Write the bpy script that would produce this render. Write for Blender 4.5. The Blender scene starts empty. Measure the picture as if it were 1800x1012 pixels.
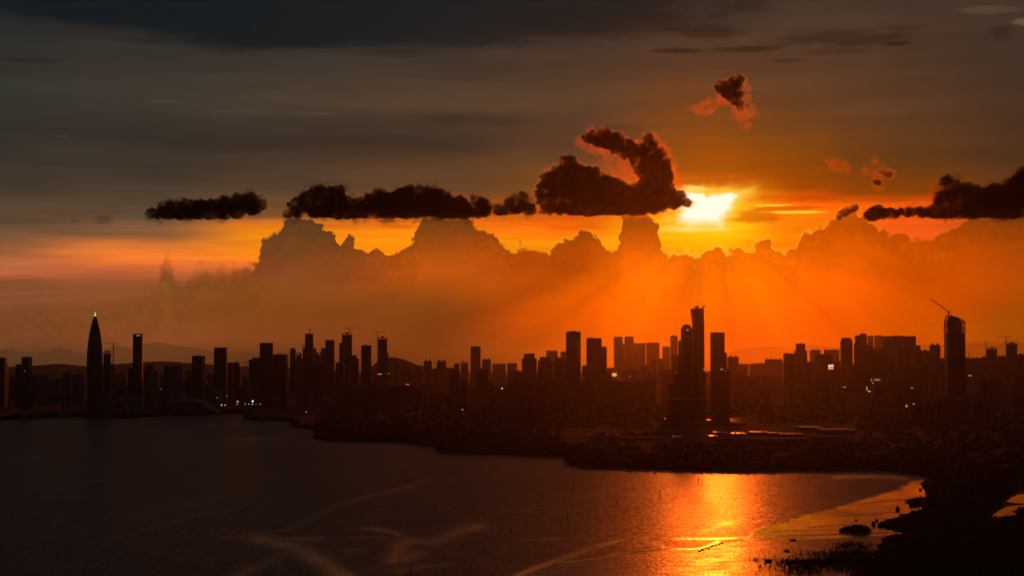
import bpy, bmesh, math, random
from mathutils import Vector, Matrix, noise
import numpy as np

random.seed(7)
SC = bpy.context.scene
COL = SC.collection
R = math.radians

# ------------------------------------------------------------------ camera
F = 3359.0            # focal length in photo pixels (1800 wide)
CX, CY = 900.0, 506.0
CAMH = 185.0
PITCH = math.atan(132.0 / F)
cp, sp = math.cos(PITCH), math.sin(PITCH)


def ray(px, py):
    a, b = (px - CX) / F, -(py - CY) / F
    return Vector((a, cp - b * sp, sp + b * cp))


def at(px, py, Y):
    """world point seen at photo pixel (px, py) on the plane y = Y"""
    d = ray(px, py)
    t = Y / d.y
    return Vector((d.x * t, Y, CAMH + d.z * t))


def gnd(px, py, z=0.0):
    d = ray(px, py)
    t = (z - CAMH) / d.z
    return Vector((d.x * t, d.y * t, z))


def dist_of(py):
    return gnd(900, py).y


def sky_xy(px, py):
    d = ray(px, py).normalized()
    return 900 + F * math.atan2(d.x, d.y), 638 - F * math.asin(d.z)


cam = bpy.data.cameras.new('camera')
camo = bpy.data.objects.new('camera', cam)
COL.objects.link(camo)
camo.location = (0, 0, CAMH)
camo.rotation_euler = (math.pi / 2 + PITCH, 0, 0)
cam.sensor_width = 36.0
cam.lens = 36.0 * F / 1800.0
cam.clip_start = 1.0
cam.clip_end = 200000.0
SC.camera = camo

SC.view_settings.view_transform = 'Standard'
SC.view_settings.look = 'None'
SC.view_settings.exposure = 0.0
SC.view_settings.gamma = 1.0
SC.render.engine = 'CYCLES'
SC.cycles.use_denoising = True
SC.cycles.max_bounces = 6
SC.cycles.diffuse_bounces = 2
SC.cycles.glossy_bounces = 3
SC.cycles.transmission_bounces = 2
SC.cycles.volume_bounces = 0
SC.cycles.transparent_max_bounces = 16
SC.cycles.sample_clamp_indirect = 4.0
SC.cycles.blur_glossy = 0.3
SC.cycles.caustics_reflective = False
SC.cycles.caustics_refractive = False


def lin(c):
    out = []
    for v in c:
        v = v / 255.0
        out.append(v / 12.92 if v <= 0.04045 else ((v + 0.055) / 1.055) ** 2.4)
    return out


def lin_c(*c):
    return tuple(lin(c))


# ------------------------------------------------------------------ node helper
class NG:
    def __init__(self, tree):
        self.t = tree
        tree.nodes.clear()

    def n(self, typ, **kw):
        nd = self.t.nodes.new(typ)
        for k, v in kw.items():
            setattr(nd, k, v)
        return nd

    def put(self, sock, v):
        if isinstance(v, bpy.types.NodeSocket):
            self.t.links.new(v, sock)
        else:
            sock.default_value = v

    def m(self, op, a, b=0.0, c=0.0, clamp=False):
        nd = self.n('ShaderNodeMath', operation=op, use_clamp=clamp)
        self.put(nd.inputs[0], a)
        self.put(nd.inputs[1], b)
        self.put(nd.inputs[2], c)
        return nd.outputs[0]

    def mr(self, v, a, b, c=0.0, d=1.0, smooth=True):
        nd = self.n('ShaderNodeMapRange', interpolation_type='SMOOTHSTEP' if smooth else 'LINEAR')
        nd.clamp = True
        self.put(nd.inputs[0], v)
        self.put(nd.inputs[1], a)
        self.put(nd.inputs[2], b)
        self.put(nd.inputs[3], c)
        self.put(nd.inputs[4], d)
        return nd.outputs[0]

    def mix(self, f, a, b, blend='MIX'):
        nd = self.n('ShaderNodeMix', data_type='RGBA', blend_type=blend)
        nd.clamp_factor = True
        self.put(nd.inputs[0], f)
        for s, v in ((nd.inputs[6], a), (nd.inputs[7], b)):
            if not isinstance(v, bpy.types.NodeSocket) and len(v) == 3:
                v = (*v, 1.0)
            self.put(s, v)
        return nd.outputs[2]

    def xyz(self, x, y, z=0.0):
        nd = self.n('ShaderNodeCombineXYZ')
        self.put(nd.inputs[0], x)
        self.put(nd.inputs[1], y)
        self.put(nd.inputs[2], z)
        return nd.outputs[0]

    def noise(self, vec, scale=1.0, detail=4.0, rough=0.55, dist=0.0):
        nd = self.n('ShaderNodeTexNoise')
        self.put(nd.inputs['Vector'], vec)
        nd.inputs['Scale'].default_value = scale
        nd.inputs['Detail'].default_value = detail
        nd.inputs['Roughness'].default_value = rough
        nd.inputs['Distortion'].default_value = dist
        return nd.outputs['Fac']

    def ramp(self, f, stops):
        nd = self.n('ShaderNodeValToRGB')
        cr = nd.color_ramp
        cr.interpolation = 'B_SPLINE' if False else 'LINEAR'
        el = cr.elements
        while len(el) > 1:
            el.remove(el[-1])
        el[0].position = stops[0][0]
        el[0].color = (*stops[0][1], 1)
        for p, c in stops[1:]:
            e = el.new(p)
            e.color = (*c, 1)
        self.put(nd.inputs[0], f)
        return nd.outputs[0]


# ------------------------------------------------------------------ sky (world)
SUNPX = (1246, 366)
sd = ray(*SUNPX).normalized()
SUN_EL = math.asin(sd.z)
SUN_AZ = math.atan2(sd.x, sd.y)

world = bpy.data.worlds.new('World')
SC.world = world
world.use_nodes = True
g = NG(world.node_tree)
out = g.n('ShaderNodeOutputWorld')
bgn = g.n('ShaderNodeBackground')
g.t.links.new(bgn.outputs[0], out.inputs[0])
tc = g.n('ShaderNodeTexCoord')
sep = g.n('ShaderNodeSeparateXYZ')
nrm = g.n('ShaderNodeVectorMath', operation='NORMALIZE')
g.t.links.new(tc.outputs['Generated'], nrm.inputs[0])
g.t.links.new(nrm.outputs[0], sep.inputs[0])
DX, DY, DZ = sep.outputs
az = g.m('ARCTAN2', DX, DY)
el = g.m('ARCSINE', DZ)
sx = g.m('MULTIPLY_ADD', az, F, 900.0)
sy = g.m('MULTIPLY_ADD', el, -F, 638.0)

# open sky colours, by compass column, top of frame to the horizon (what shows between the clouds)
GAP = {
    0: [(-400, 30, 43, 52), (-100, 13, 23, 28), (0, 15, 24, 29), (40, 26, 31, 33), (70, 40, 42, 40), (150, 50, 47, 42), (180, 52, 54, 47), (250, 48, 45, 40), (330, 63, 53, 43), (400, 96, 72, 52), (440, 135, 88, 56), (470, 180, 105, 64), (490, 192, 102, 62), (500, 136, 81, 48), (560, 127, 72, 43), (600, 120, 71, 45), (640, 86, 57, 39)],
    250: [(-400, 30, 43, 52), (-100, 13, 23, 28), (0, 17, 26, 31), (50, 29, 34, 35), (90, 50, 47, 42), (170, 62, 56, 48), (250, 50, 45, 38), (330, 68, 57, 45), (385, 100, 76, 54), (415, 140, 92, 56), (435, 220, 118, 48), (445, 242, 126, 46), (465, 238, 116, 48), (480, 190, 95, 52), (500, 148, 82, 45), (560, 132, 74, 40), (600, 132, 71, 40), (640, 91, 57, 36)],
    500: [(-400, 30, 43, 52), (-100, 13, 22, 27), (0, 20, 27, 31), (75, 27, 32, 34), (98, 50, 46, 42), (175, 72, 60, 48), (200, 66, 56, 45), (250, 55, 45, 38), (330, 82, 62, 45), (385, 130, 80, 40), (400, 240, 125, 22), (415, 255, 145, 12), (450, 255, 138, 16), (470, 250, 120, 45), (500, 140, 75, 40), (640, 90, 50, 30)],
    750: [(-400, 30, 43, 52), (-100, 14, 21, 26), (0, 22, 28, 30), (72, 30, 33, 33), (95, 55, 47, 40), (175, 80, 62, 46), (190, 82, 63, 46), (210, 66, 53, 42), (250, 60, 48, 38), (330, 98, 66, 40), (380, 205, 95, 25), (400, 248, 122, 18), (425, 255, 148, 12), (460, 255, 130, 12), (640, 120, 55, 20)],
    1000: [(-400, 30, 43, 52), (-100, 17, 22, 25), (0, 30, 31, 31), (65, 48, 42, 38), (90, 66, 52, 42), (180, 84, 62, 42), (210, 76, 56, 40), (260, 82, 56, 37), (340, 118, 72, 28), (378, 200, 85, 10), (392, 235, 100, 8), (410, 248, 115, 8), (430, 255, 150, 10), (450, 255, 130, 5), (640, 180, 70, 8)],
    1245: [(-400, 30, 43, 52), (-100, 24, 27, 28), (0, 48, 43, 38), (50, 62, 50, 40), (100, 76, 55, 40), (200, 110, 64, 26), (270, 142, 72, 8), (305, 168, 80, 5), (320, 205, 95, 4), (330, 255, 150, 12), (345, 255, 178, 18), (400, 255, 198, 10), (425, 255, 180, 5), (445, 255, 155, 3), (640, 220, 85, 0)],
    1400: [(-400, 30, 43, 52), (-100, 28, 28, 28), (0, 56, 46, 38), (50, 70, 55, 42), (100, 76, 55, 41), (200, 96, 60, 30), (270, 120, 65, 10), (325, 150, 66, 2), (342, 215, 80, 2), (358, 250, 102, 5), (375, 255, 118, 8), (400, 255, 126, 6), (420, 255, 122, 3), (640, 210, 75, 0)],
    1490: [(-400, 30, 43, 52), (-100, 28, 29, 29), (0, 58, 46, 38), (50, 70, 54, 41), (100, 72, 53, 40), (200, 88, 57, 32), (290, 104, 58, 16), (340, 145, 64, 3), (358, 235, 90, 5), (380, 252, 104, 8), (412, 252, 108, 5), (440, 228, 84, 0), (640, 190, 70, 0)],
    1600: [(-400, 30, 43, 52), (-100, 28, 29, 29), (0, 58, 46, 39), (50, 69, 52, 40), (100, 68, 50, 38), (200, 80, 54, 34), (300, 94, 55, 20), (345, 135, 62, 4), (362, 225, 80, 8), (380, 250, 92, 18), (415, 250, 90, 22), (440, 215, 80, 2), (640, 180, 70, 0)],
    1800: [(-400, 30, 43, 52), (-100, 28, 29, 29), (0, 66, 50, 40), (150, 65, 48, 38), (250, 72, 48, 32), (330, 80, 49, 25), (380, 100, 52, 15), (415, 150, 65, 12), (460, 180, 74, 6), (640, 130, 62, 6)],
}
# the far cumulus bank and the dusty air under it
BANK = {
    0: [(360, 100, 75, 55), (440, 140, 88, 58), (490, 181, 95, 43), (502, 142, 84, 42), (560, 134, 76, 38), (600, 127, 74, 40), (625, 105, 67, 36), (640, 90, 60, 35), (700, 50, 40, 38)],
    250: [(360, 92, 66, 46), (440, 138, 81, 49), (480, 151, 78, 44), (505, 146, 86, 38), (560, 138, 78, 36), (600, 142, 76, 36), (622, 115, 67, 35), (640, 96, 60, 32), (700, 50, 38, 32)],
    500: [(370, 84, 58, 39), (420, 115, 69, 34), (450, 126, 71, 32), (475, 138, 72, 35), (500, 144, 76, 28), (550, 132, 68, 24), (590, 132, 68, 27), (615, 111, 60, 27), (640, 92, 51, 24), (700, 50, 34, 24)],
    750: [(370, 96, 55, 22), (400, 128, 69, 22), (430, 158, 76, 18), (455, 187, 84, 15), (475, 193, 84, 17), (500, 176, 80, 16), (530, 141, 70, 18), (560, 132, 64, 19), (590, 132, 62, 19), (620, 104, 56, 18), (640, 94, 51, 18), (700, 50, 30, 18)],
    1000: [(370, 119, 58, 13), (410, 151, 67, 6), (435, 188, 78, 5), (470, 197, 78, 4), (500, 218, 90, 3), (530, 226, 88, 2), (560, 223, 85, 1), (600, 202, 79, 3), (640, 168, 73, 7), (700, 80, 40, 10)],
    1130: [(370, 150, 75, 12), (400, 178, 78, 6), (430, 215, 92, 4), (460, 245, 105, 3), (500, 255, 105, 1), (550, 255, 98, 0), (600, 248, 90, 0), (640, 218, 80, 1), (700, 110, 50, 8)],
    1300: [(370, 180, 90, 10), (420, 215, 95, 4), (445, 250, 115, 3), (470, 255, 114, 0), (500, 255, 115, 0), (550, 255, 100, 0), (600, 241, 85, 0), (640, 212, 75, 1), (700, 110, 48, 6)],
    1450: [(370, 190, 85, 10), (400, 205, 85, 2), (430, 226, 92, 0), (460, 246, 100, 0), (500, 255, 96, 0), (550, 235, 85, 0), (600, 222, 79, 0), (640, 194, 73, 2), (700, 90, 42, 6)],
    1600: [(370, 160, 75, 10), (420, 196, 76, 2), (450, 218, 84, 0), (500, 223, 83, 0), (560, 204, 77, 0), (600, 194, 75, 0), (640, 152, 66, 4), (700, 75, 38, 8)],
    1800: [(370, 100, 52, 14), (400, 140, 62, 10), (440, 176, 72, 6), (500, 187, 77, 2), (550, 172, 75, 3), (590, 159, 75, 6), (620, 139, 69, 7), (640, 122, 62, 9), (700, 60, 34, 10)],
}


def column_field(table, xs, ys, y0=-400.0, y1=700.0):
    keys = sorted(table)
    t = g.m('DIVIDE', g.m('SUBTRACT', ys, y0), y1 - y0, clamp=True)
    acc = None
    prev = None
    for k in keys:
        st = [((p - y0) / (y1 - y0), lin(c)) for p, *c in table[k]]
        col = g.ramp(t, st)
        if acc is None:
            acc = col
        else:
            acc = g.mix(g.mr(xs, float(prev), float(k), smooth=True), acc, col)
        prev = k
    return acc


P2 = g.xyz(sx, sy, 0)
# long streaks of thin stratus
strv = g.xyz(g.m('MULTIPLY', sx, 1 / 420.0), g.m('MULTIPLY', sy, 1 / 34.0), 0)
ns1 = g.noise(strv, 1.0, 6, 0.55, 0.4)
strv2 = g.xyz(g.m('MULTIPLY', sx, 1 / 160.0), g.m('MULTIPLY', sy, 1 / 9.0), 3.7)
ns2 = g.noise(strv2, 1.0, 5, 0.55, 0.3)
big = g.noise(g.xyz(g.m('MULTIPLY', sx, 1 / 260.0), g.m('MULTIPLY', sy, 1 / 90.0), 9.1), 1.0, 5, 0.55, 0.3)
warp_y = g.m('ADD', g.m('MULTIPLY', g.m('SUBTRACT', ns1, 0.5), 26.0), g.m('MULTIPLY', g.m('SUBTRACT', big, 0.5), 34.0))
upf = g.m('MULTIPLY', g.mr(sy, 300.0, 420.0, 1.0, 0.42), g.mr(sy, 60.0, 160.0, 0.5, 1.0))
syw = g.m('MULTIPLY_ADD', warp_y, upf, sy)
sxw = g.m('MULTIPLY_ADD', g.m('SUBTRACT', big, 0.5), 120.0, sx)
gap = column_field(GAP, sxw, syw)
# streak brightness, stronger in the glowing gap
k1 = g.m('MULTIPLY_ADD', g.m('SUBTRACT', ns1, 0.5), 0.55, 1.0)
k2 = g.m('MULTIPLY_ADD', g.m('SUBTRACT', ns2, 0.5), g.mr(sy, 320.0, 390.0, 0.16, 0.55), 1.0)
gap = g.mix(1.0, gap, g.n('ShaderNodeCombineColor').outputs[0], 'MULTIPLY') if False else gap
kk = g.m('MULTIPLY', k1, k2)
kv = g.xyz(kk, kk, kk)
gap = g.mix(1.0, gap, kv, 'MULTIPLY')

# darker stratus patches high up: (cx, cy, rx, ry, strength)
edge_n = g.noise(g.xyz(g.m('MULTIPLY', sx, 1 / 90.0), g.m('MULTIPLY', sy, 1 / 16.0), 1.3), 1.0, 6, 0.6, 0.2)
for cx, cy, rx, ry, s, warm in [
    (1240, 56, 85, 14, 0.42, 0), (1470, 66, 130, 17, 0.45, 0), (1580, 50, 60, 7, 0.3, 0),
    (1185, 90, 55, 5, 0.5, 0), (1315, 87, 65, 7, 0.55, 0), (1578, 77, 26, 5, 0.5, 0), (1385, 107, 40, 4, 0.35, 0),
    (1470, 92, 70, 5, 0.25, 0), (420, 70, 110, 22, 0.4, 0), (1050, 30, 260, 42, 0.45, 0), (1300, 12, 70, 14, 0.3, 0),
    (1760, 55, 26, 16, 0.32, 0), (700, 95, 90, 9, 0.25, 0), (70, 107, 60, 5, 0.25, 0), (850, 210, 120, 14, 0.18, 0), (1080, 235, 60, 18, 0.16, 0),
    (1740, 17, 60, 9, -0.55, 1), (1800, 38, 26, 9, -1.3, 1), (380, 46, 70, 9, -0.25, 0), (290, 178, 34, 4, -0.3, 0), (430, 198, 90, 5, -0.16, 0),
    (560, 200, 50, 4, -0.25, 0), (110, 240, 18, 4, -0.25, 0), (1570, 190, 130, 14, -0.14, 0), (182, 386, 20, 9, 0.3, 0), (132, 388, 14, 5, 0.2, 0),
]:
    ax, ay = sky_xy(cx, cy)
    d2 = g.m('ADD', g.m('POWER', g.m('DIVIDE', g.m('SUBTRACT', sx, ax), rx), 2.0), g.m('POWER', g.m('DIVIDE', g.m('SUBTRACT', sy, ay), ry), 2.0))
    v = g.m('ADD', g.m('SQRT', d2), g.m('MULTIPLY', g.m('SUBTRACT', edge_n, 0.5), 1.6))
    f = g.mr(v, 1.15, 0.45, 1.0, 1.0 - s)
    gap = g.mix(1.0, gap, g.xyz(f, f, f), 'MULTIPLY')

# heavy deck along the top left
dk_n = g.noise(g.xyz(g.m('MULTIPLY', sx, 1 / 210.0), g.m('MULTIPLY', sy, 1 / 42.0), 31.0), 1.0, 5, 0.6, 0.3)
dk_edge = g.mr(sx, 900.0, 1330.0, 78.0, -30.0)
dk_edge = g.m('ADD', dk_edge, g.mr(sx, 0.0, 330.0, -40.0, 0.0))
dk = g.mr(g.m('SUBTRACT', g.m('MULTIPLY_ADD', g.m('SUBTRACT', dk_n, 0.5), 95.0, sy), dk_edge), 16.0, -12.0)
gap = g.mix(g.m('MULTIPLY', dk, 0.85), gap, g.mix(g.mr(sx, 200.0, 1300.0), lin_c(15, 26, 31), lin_c(27, 31, 31)))

# sun behind thin cloud: white hole with a torn outline, yellow halo and side streaks
ux, uy = sky_xy(*SUNPX)
nx = g.m('SUBTRACT', sx, ux)
ny = g.m('SUBTRACT', sy, uy)
tear = g.noise(g.xyz(g.m('MULTIPLY', sx, 1 / 30.0), g.m('MULTIPLY', sy, 1 / 12.0), 5.0), 1.0, 6, 0.6, 0.3)
tear_s = g.m('SUBTRACT', tear, 0.5)
# torn four-sided opening: flat top, right side slanting in, ragged left side
tn3 = g.noise(g.xyz(g.m('MULTIPLY', sx, 1 / 14.0), 0.0, 2.0), 1.0, 3, 0.6)
e_top = g.m('MULTIPLY_ADD', g.m('SUBTRACT', tn3, 0.5), 14.0, g.m('MULTIPLY', g.m('ADD', ny, 22.0), -1.0))
e_right = g.m('MULTIPLY', g.m('SUBTRACT', g.m('MULTIPLY_ADD', ny, 0.75, nx), 34.0), 0.7)
e_bot = g.m('SUBTRACT', g.m('MULTIPLY_ADD', nx, -0.05, ny), 22.0)
e_left = g.m('MULTIPLY', g.m('ADD', g.m('MULTIPLY_ADD', ny, 0.15, nx), 43.0), -0.6)
dcore = g.m('MAXIMUM', g.m('MAXIMUM', e_top, e_right), g.m('MAXIMUM', e_bot, e_left))
tng = g.m('SQRT', g.m('ADD', g.m('POWER', g.m('DIVIDE', g.m('ADD', nx, 42.0), 22.0), 2.0), g.m('POWER', g.m('DIVIDE', g.m('ADD', ny, 8.0), 8.0), 2.0)))
dcore = g.m('MAXIMUM', dcore, g.m('MULTIPLY', g.m('SUBTRACT', 1.0, tng), 12.0))
tear2 = g.noise(g.xyz(g.m('MULTIPLY', sx, 1 / 55.0), g.m('MULTIPLY', sy, 1 / 26.0), 8.0), 1.0, 3, 0.5, 0.6)
dcore = g.m('ADD', dcore, g.m('MULTIPLY_ADD', tear_s, 22.0, g.m('MULTIPLY', g.m('SUBTRACT', tear2, 0.5), 16.0)))
core = g.mr(dcore, g.mr(ny, -20.0, 20.0, 4.0, 12.0), g.mr(ny, -20.0, 20.0, -3.0, -9.0))
dl = g.m('SQRT', g.m('ADD', g.m('POWER', g.m('DIVIDE', g.m('ADD', nx, 26.0), 26.0), 2.0), g.m('POWER', g.m('DIVIDE', g.m('ADD', ny, 33.0), 7.0), 2.0)))
lobe = g.mr(g.m('MULTIPLY_ADD', tear_s, 1.4, dl), 1.3, 0.5)
db = g.m('SQRT', g.m('ADD', g.m('POWER', g.m('DIVIDE', g.m('ADD', nx, 28.0), 62.0), 2.0), g.m('POWER', g.m('DIVIDE', g.m('SUBTRACT', ny, 37.0), 4.5), 2.0)))
bar = g.mr(g.m('MULTIPLY_ADD', tear_s, 1.2, db), 1.3, 0.2)
halo_d = g.m('SQRT', g.m('ADD', g.m('POWER', g.m('DIVIDE', nx, 96.0), 2.0), g.m('POWER', g.m('DIVIDE', g.m('SUBTRACT', ny, 12.0), 52.0), 2.0)))
halo = g.m('MULTIPLY', g.mr(g.m('MULTIPLY_ADD', tear_s, 0.9, halo_d), 1.2, 0.1), g.mr(ny, -34.0, -18.0))
gap = g.mix(g.m('MULTIPLY', halo, 0.62), gap, (1.0, 0.54, 0.006))
gap = g.mix(g.m('MULTIPLY', lobe, 0.95), gap, (1.0, 0.74, 0.16))
gap = g.mix(g.m('MULTIPLY', bar, 0.8), gap, (1.0, 0.78, 0.22))
# small torn dark scraps in front of the glow
scr = g.noise(g.xyz(g.m('MULTIPLY', sx, 1 / 70.0), g.m('MULTIPLY', sy, 1 / 14.0), 21.0), 1.0, 5, 0.62, 0.4)
for cx, cy, rx, ry, s in [(1322, 382, 62, 12, 0.62), (1385, 366, 60, 5, 0.45), (1185, 372, 40, 12, 0.6), (1190, 392, 30, 6, 0.4), (1350, 347, 70, 9, 0.35), (1440, 352, 60, 8, 0.3), (1560, 352, 90, 6, 0.3), (1010, 400, 90, 7, 0.25), (690, 398, 40, 5, 0.3)]:
    ax, ay = sky_xy(cx, cy)
    d = g.m('SQRT', g.m('ADD', g.m('POWER', g.m('DIVIDE', g.m('SUBTRACT', sx, ax), rx), 2.0), g.m('POWER', g.m('DIVIDE', g.m('SUBTRACT', sy, ay), ry), 2.0)))
    f = g.m('MULTIPLY', g.mr(g.m('MULTIPLY_ADD', g.m('SUBTRACT', scr, 0.5), 2.4, d), 1.15, 0.35), s)
    gap = g.mix(f, gap, g.mix(0.5, gap, (0.42, 0.075, 0.002)))
    gap = g.mix(f, gap, g.mix(1.0, gap, (0.78, 0.42, 0.3), 'MULTIPLY'))
glow = g.mr(dcore, 34.0, 0.0)
gap = g.mix(g.m('MULTIPLY', g.m('MULTIPLY', glow, glow), 0.8), gap, (1.0, 0.66, 0.06))
gap = g.mix(core, gap, (1.25, 1.02, 0.8))

# bright edges of a thin streak right of the sun
for cx, cy, rx, ry in [(1400, 373, 58, 3.0), (1365, 361, 40, 2.2)]:
    ax, ay = sky_xy(cx, cy)
    d = g.m('SQRT', g.m('ADD', g.m('POWER', g.m('DIVIDE', g.m('SUBTRACT', sx, ax), rx), 2.0), g.m('POWER', g.m('DIVIDE', g.m('SUBTRACT', sy, ay), ry), 2.0)))
    gap = g.mix(g.mr(g.m('MULTIPLY_ADD', tear_s, 1.6, d), 1.2, 0.3), gap, (1.0, 0.62, 0.03))

# ---- far cumulus bank
TOP = [(0, 560), (220, 524), (240, 514), (270, 508), (279, 500), (281, 456), (301, 454), (304, 480), (312, 508), (330, 494), (338, 484), (350, 471), (364, 471), (375, 478), (384, 470), (400, 472), (420, 468), (440, 463), (455, 462), (457, 424), (462, 413), (470, 414), (474, 424), (480, 407), (494, 402), (500, 388), (506, 378), (550, 382), (565, 396), (583, 405), (591, 414), (594, 432), (602, 421), (612, 416), (622, 417), (631, 427), (643, 430), (655, 436), (680, 437), (704, 440), (707, 428), (716, 432), (730, 424), (735, 395), (740, 378), (828, 378), (833, 400), (840, 408), (862, 405), (870, 415), (880, 420), (887, 431), (905, 435), (926, 431), (955, 438), (972, 446), (978, 434), (985, 425), (1000, 422), (1015, 413), (1025, 406), (1036, 407), (1045, 415), (1054, 428), (1062, 438), (1076, 437), (1087, 430), (1091, 414), (1090, 390), (1093, 366), (1138, 366), (1148, 384), (1156, 392), (1155, 412), (1160, 430), (1166, 444), (1185, 447), (1215, 445), (1240, 446), (1250, 437), (1262, 432), (1272, 438), (1300, 438), (1309, 431), (1316, 441), (1326, 440), (1329, 425), (1340, 418), (1352, 420), (1359, 430), (1364, 440), (1384, 443), (1399, 437), (1402, 424), (1411, 411), (1424, 405), (1440, 399), (1455, 388), (1463, 387), (1472, 378), (1488, 370), (1506, 369), (1522, 380), (1540, 400), (1560, 405), (1582, 405), (1592, 412), (1606, 418), (1634, 420), (1642, 411), (1666, 405), (1686, 398), (1692, 380), (1800, 376)]
pts = []
for px_, py_ in TOP:
    ax, ay = sky_xy(px_, py_)
    pts.append((ax, ay))
X0, X1, Y0, Y1 = -60.0, 1860.0, 340.0, 600.0
fc = g.n('ShaderNodeFloatCurve')
cm = fc.mapping
cv = cm.curves[0]
cv.points[0].location = (0.0, (pts[0][1] - Y0) / (Y1 - Y0))
cv.points[1].location = (1.0, (pts[-1][1] - Y0) / (Y1 - Y0))
lastx = 0
for ax, ay in pts[1:-1]:
    xx = (ax - X0) / (X1 - X0)
    if xx - lastx < 0.0006:
        xx = lastx + 0.0006
    cv.points.new(xx, (ay - Y0) / (Y1 - Y0))
    lastx = xx
for p in cv.points:
    p.handle_type = 'VECTOR'
cm.update()
# billowing edge
bn1 = g.noise(g.xyz(g.m('MULTIPLY', sx, 1 / 30.0), g.m('MULTIPLY', sy, 1 / 30.0), 2.2), 1.0, 6, 0.66, 0.0)
bn2 = g.noise(g.xyz(g.m('MULTIPLY', sx, 1 / 30.0), g.m('MULTIPLY', sy, 1 / 30.0), 12.2), 1.0, 6, 0.66, 0.0)
vor = g.n('ShaderNodeTexVoronoi', feature='SMOOTH_F1')
g.put(vor.inputs['Vector'], g.xyz(g.m('MULTIPLY_ADD', g.m('SUBTRACT', bn1, 0.5), 16.0, sx), g.m('MULTIPLY_ADD', g.m('SUBTRACT', bn2, 0.5), 16.0, sy), 0))
vor.inputs['Scale'].default_value = 1 / 13.0
vor.inputs['Smoothness'].default_value = 0.25
sxb = g.m('MULTIPLY_ADD', g.m('SUBTRACT', bn1, 0.5), 34.0, sx)
g.put(fc.inputs['Value'], g.m('DIVIDE', g.m('SUBTRACT', sxb, X0), X1 - X0, clamp=True))
topv0 = g.m('MULTIPLY_ADD', fc.outputs[0], Y1 - Y0, Y0)


def bank_layer(dy, seed, amp, lump):
    """one row of billows: how far a direction lies inside it"""
    na = g.noise(g.xyz(g.m('MULTIPLY', sx, 1 / 46.0), g.m('MULTIPLY', sy, 1 / 40.0), seed), 1.0, 5, 0.62, 0.2)
    nb_ = g.noise(g.xyz(g.m('MULTIPLY', sx, 1 / 46.0), g.m('MULTIPLY', sy, 1 / 40.0), seed + 10.0), 1.0, 5, 0.62, 0.2)
    vo = g.n('ShaderNodeTexVoronoi', feature='SMOOTH_F1')
    g.put(vo.inputs['Vector'], g.xyz(g.m('MULTIPLY_ADD', g.m('SUBTRACT', na, 0.5), 22.0, sx), g.m('MULTIPLY_ADD', g.m('SUBTRACT', nb_, 0.5), 22.0, sy), seed))
    vo.inputs['Scale'].default_value = 1 / 17.0
    vo.inputs['Smoothness'].default_value = 0.2
    vs_ = g.n('ShaderNodeTexVoronoi', feature='SMOOTH_F1')
    g.put(vs_.inputs['Vector'], g.xyz(g.m('MULTIPLY_ADD', g.m('SUBTRACT', na, 0.5), 12.0, sx), g.m('MULTIPLY_ADD', g.m('SUBTRACT', nb_, 0.5), 12.0, sy), seed))
    vs_.inputs['Scale'].default_value = 1 / 7.5
    vs_.inputs['Smoothness'].default_value = 0.2
    t = g.m('ADD', topv0, dy)
    t = g.m('MULTIPLY_ADD', g.m('SUBTRACT', nb_, 0.5), amp, t)
    t = g.m('MULTIPLY_ADD', g.m('SUBTRACT', vo.outputs['Distance'], 0.42), lump, t)
    t = g.m('MULTIPLY_ADD', g.m('SUBTRACT', vs_.outputs['Distance'], 0.42), lump * 0.28, t)
    return g.m('SUBTRACT', sy, t)


below = bank_layer(0.0, 2.2, 20.0, 20.0)    # > 0 inside the bank
below2 = bank_layer(17.0, 5.9, 40.0, 30.0)
below3 = bank_layer(44.0, 9.4, 56.0, 32.0)
inL = g.m('MULTIPLY', g.mr(sx, 260.0, 520.0, 22.0, 2.4), g.mr(big, 0.38, 0.66, 0.5, 2.6))     # the bank is softer far from the sun
bank_f = g.mr(below, g.m('MULTIPLY', inL, -0.6), inL)
sunr = g.m('SQRT', g.m('ADD', g.m('POWER', nx, 2.0), g.m('POWER', g.m('MULTIPLY', ny, 1.1), 2.0)))
nearsun = g.m('POWER', 2.718, g.m('MULTIPLY', sunr, -1 / 190.0))
rimn = g.mr(bn1, 0.32, 0.62)
rim = g.m('MULTIPLY', g.m('MULTIPLY', g.mr(below, -9.0, 0.5), g.mr(below, 5.5, 0.0)), rimn)
bsyw = g.m('MULTIPLY_ADD', g.m('SUBTRACT', big, 0.5), 20.0, g.m('MULTIPLY_ADD', g.m('SUBTRACT', ns1, 0.5), 12.0, sy))
bank = column_field(BANK, sxw, bsyw)
# shafts fanning out below the sun
ang = g.m('ARCTAN2', nx, g.m('MAXIMUM', ny, 1.0))
shn = g.noise(g.xyz(g.m('MULTIPLY', ang, 3.4), g.m('MULTIPLY', sunr, 1 / 900.0), 0.5), 1.0, 4, 0.5, 0.0)
shaft = g.m('MULTIPLY_ADD', g.m('MULTIPLY', g.m('SUBTRACT', shn, 0.5), g.mr(ny, 50.0, 130.0)), 1.05, 1.0)
wed = g.m('POWER', 2.718, g.m('MULTIPLY', g.m('POWER', g.m('DIVIDE', g.m('ADD', ang, 1.13), 0.1), 2.0), -1.0))
shaft = g.m('MULTIPLY', shaft, g.m('SUBTRACT', 1.0, g.m('MULTIPLY', g.m('MULTIPLY', wed, g.mr(sunr, 150.0, 300.0)), g.mr(sunr, 700.0, 420.0, 0.0, 0.3))))
wed2 = g.m('POWER', 2.718, g.m('MULTIPLY', g.m('POWER', g.m('DIVIDE', g.m('ADD', ang, 0.5), 0.16), 2.0), -1.0))
shaft = g.m('MULTIPLY', shaft, g.m('MULTIPLY_ADD', g.m('MULTIPLY', wed2, g.mr(sunr, 70.0, 160.0)), 0.12, 1.0))
mott = g.m('MULTIPLY_ADD', g.m('SUBTRACT', big, 0.5), 0.24, 1.0)
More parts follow.
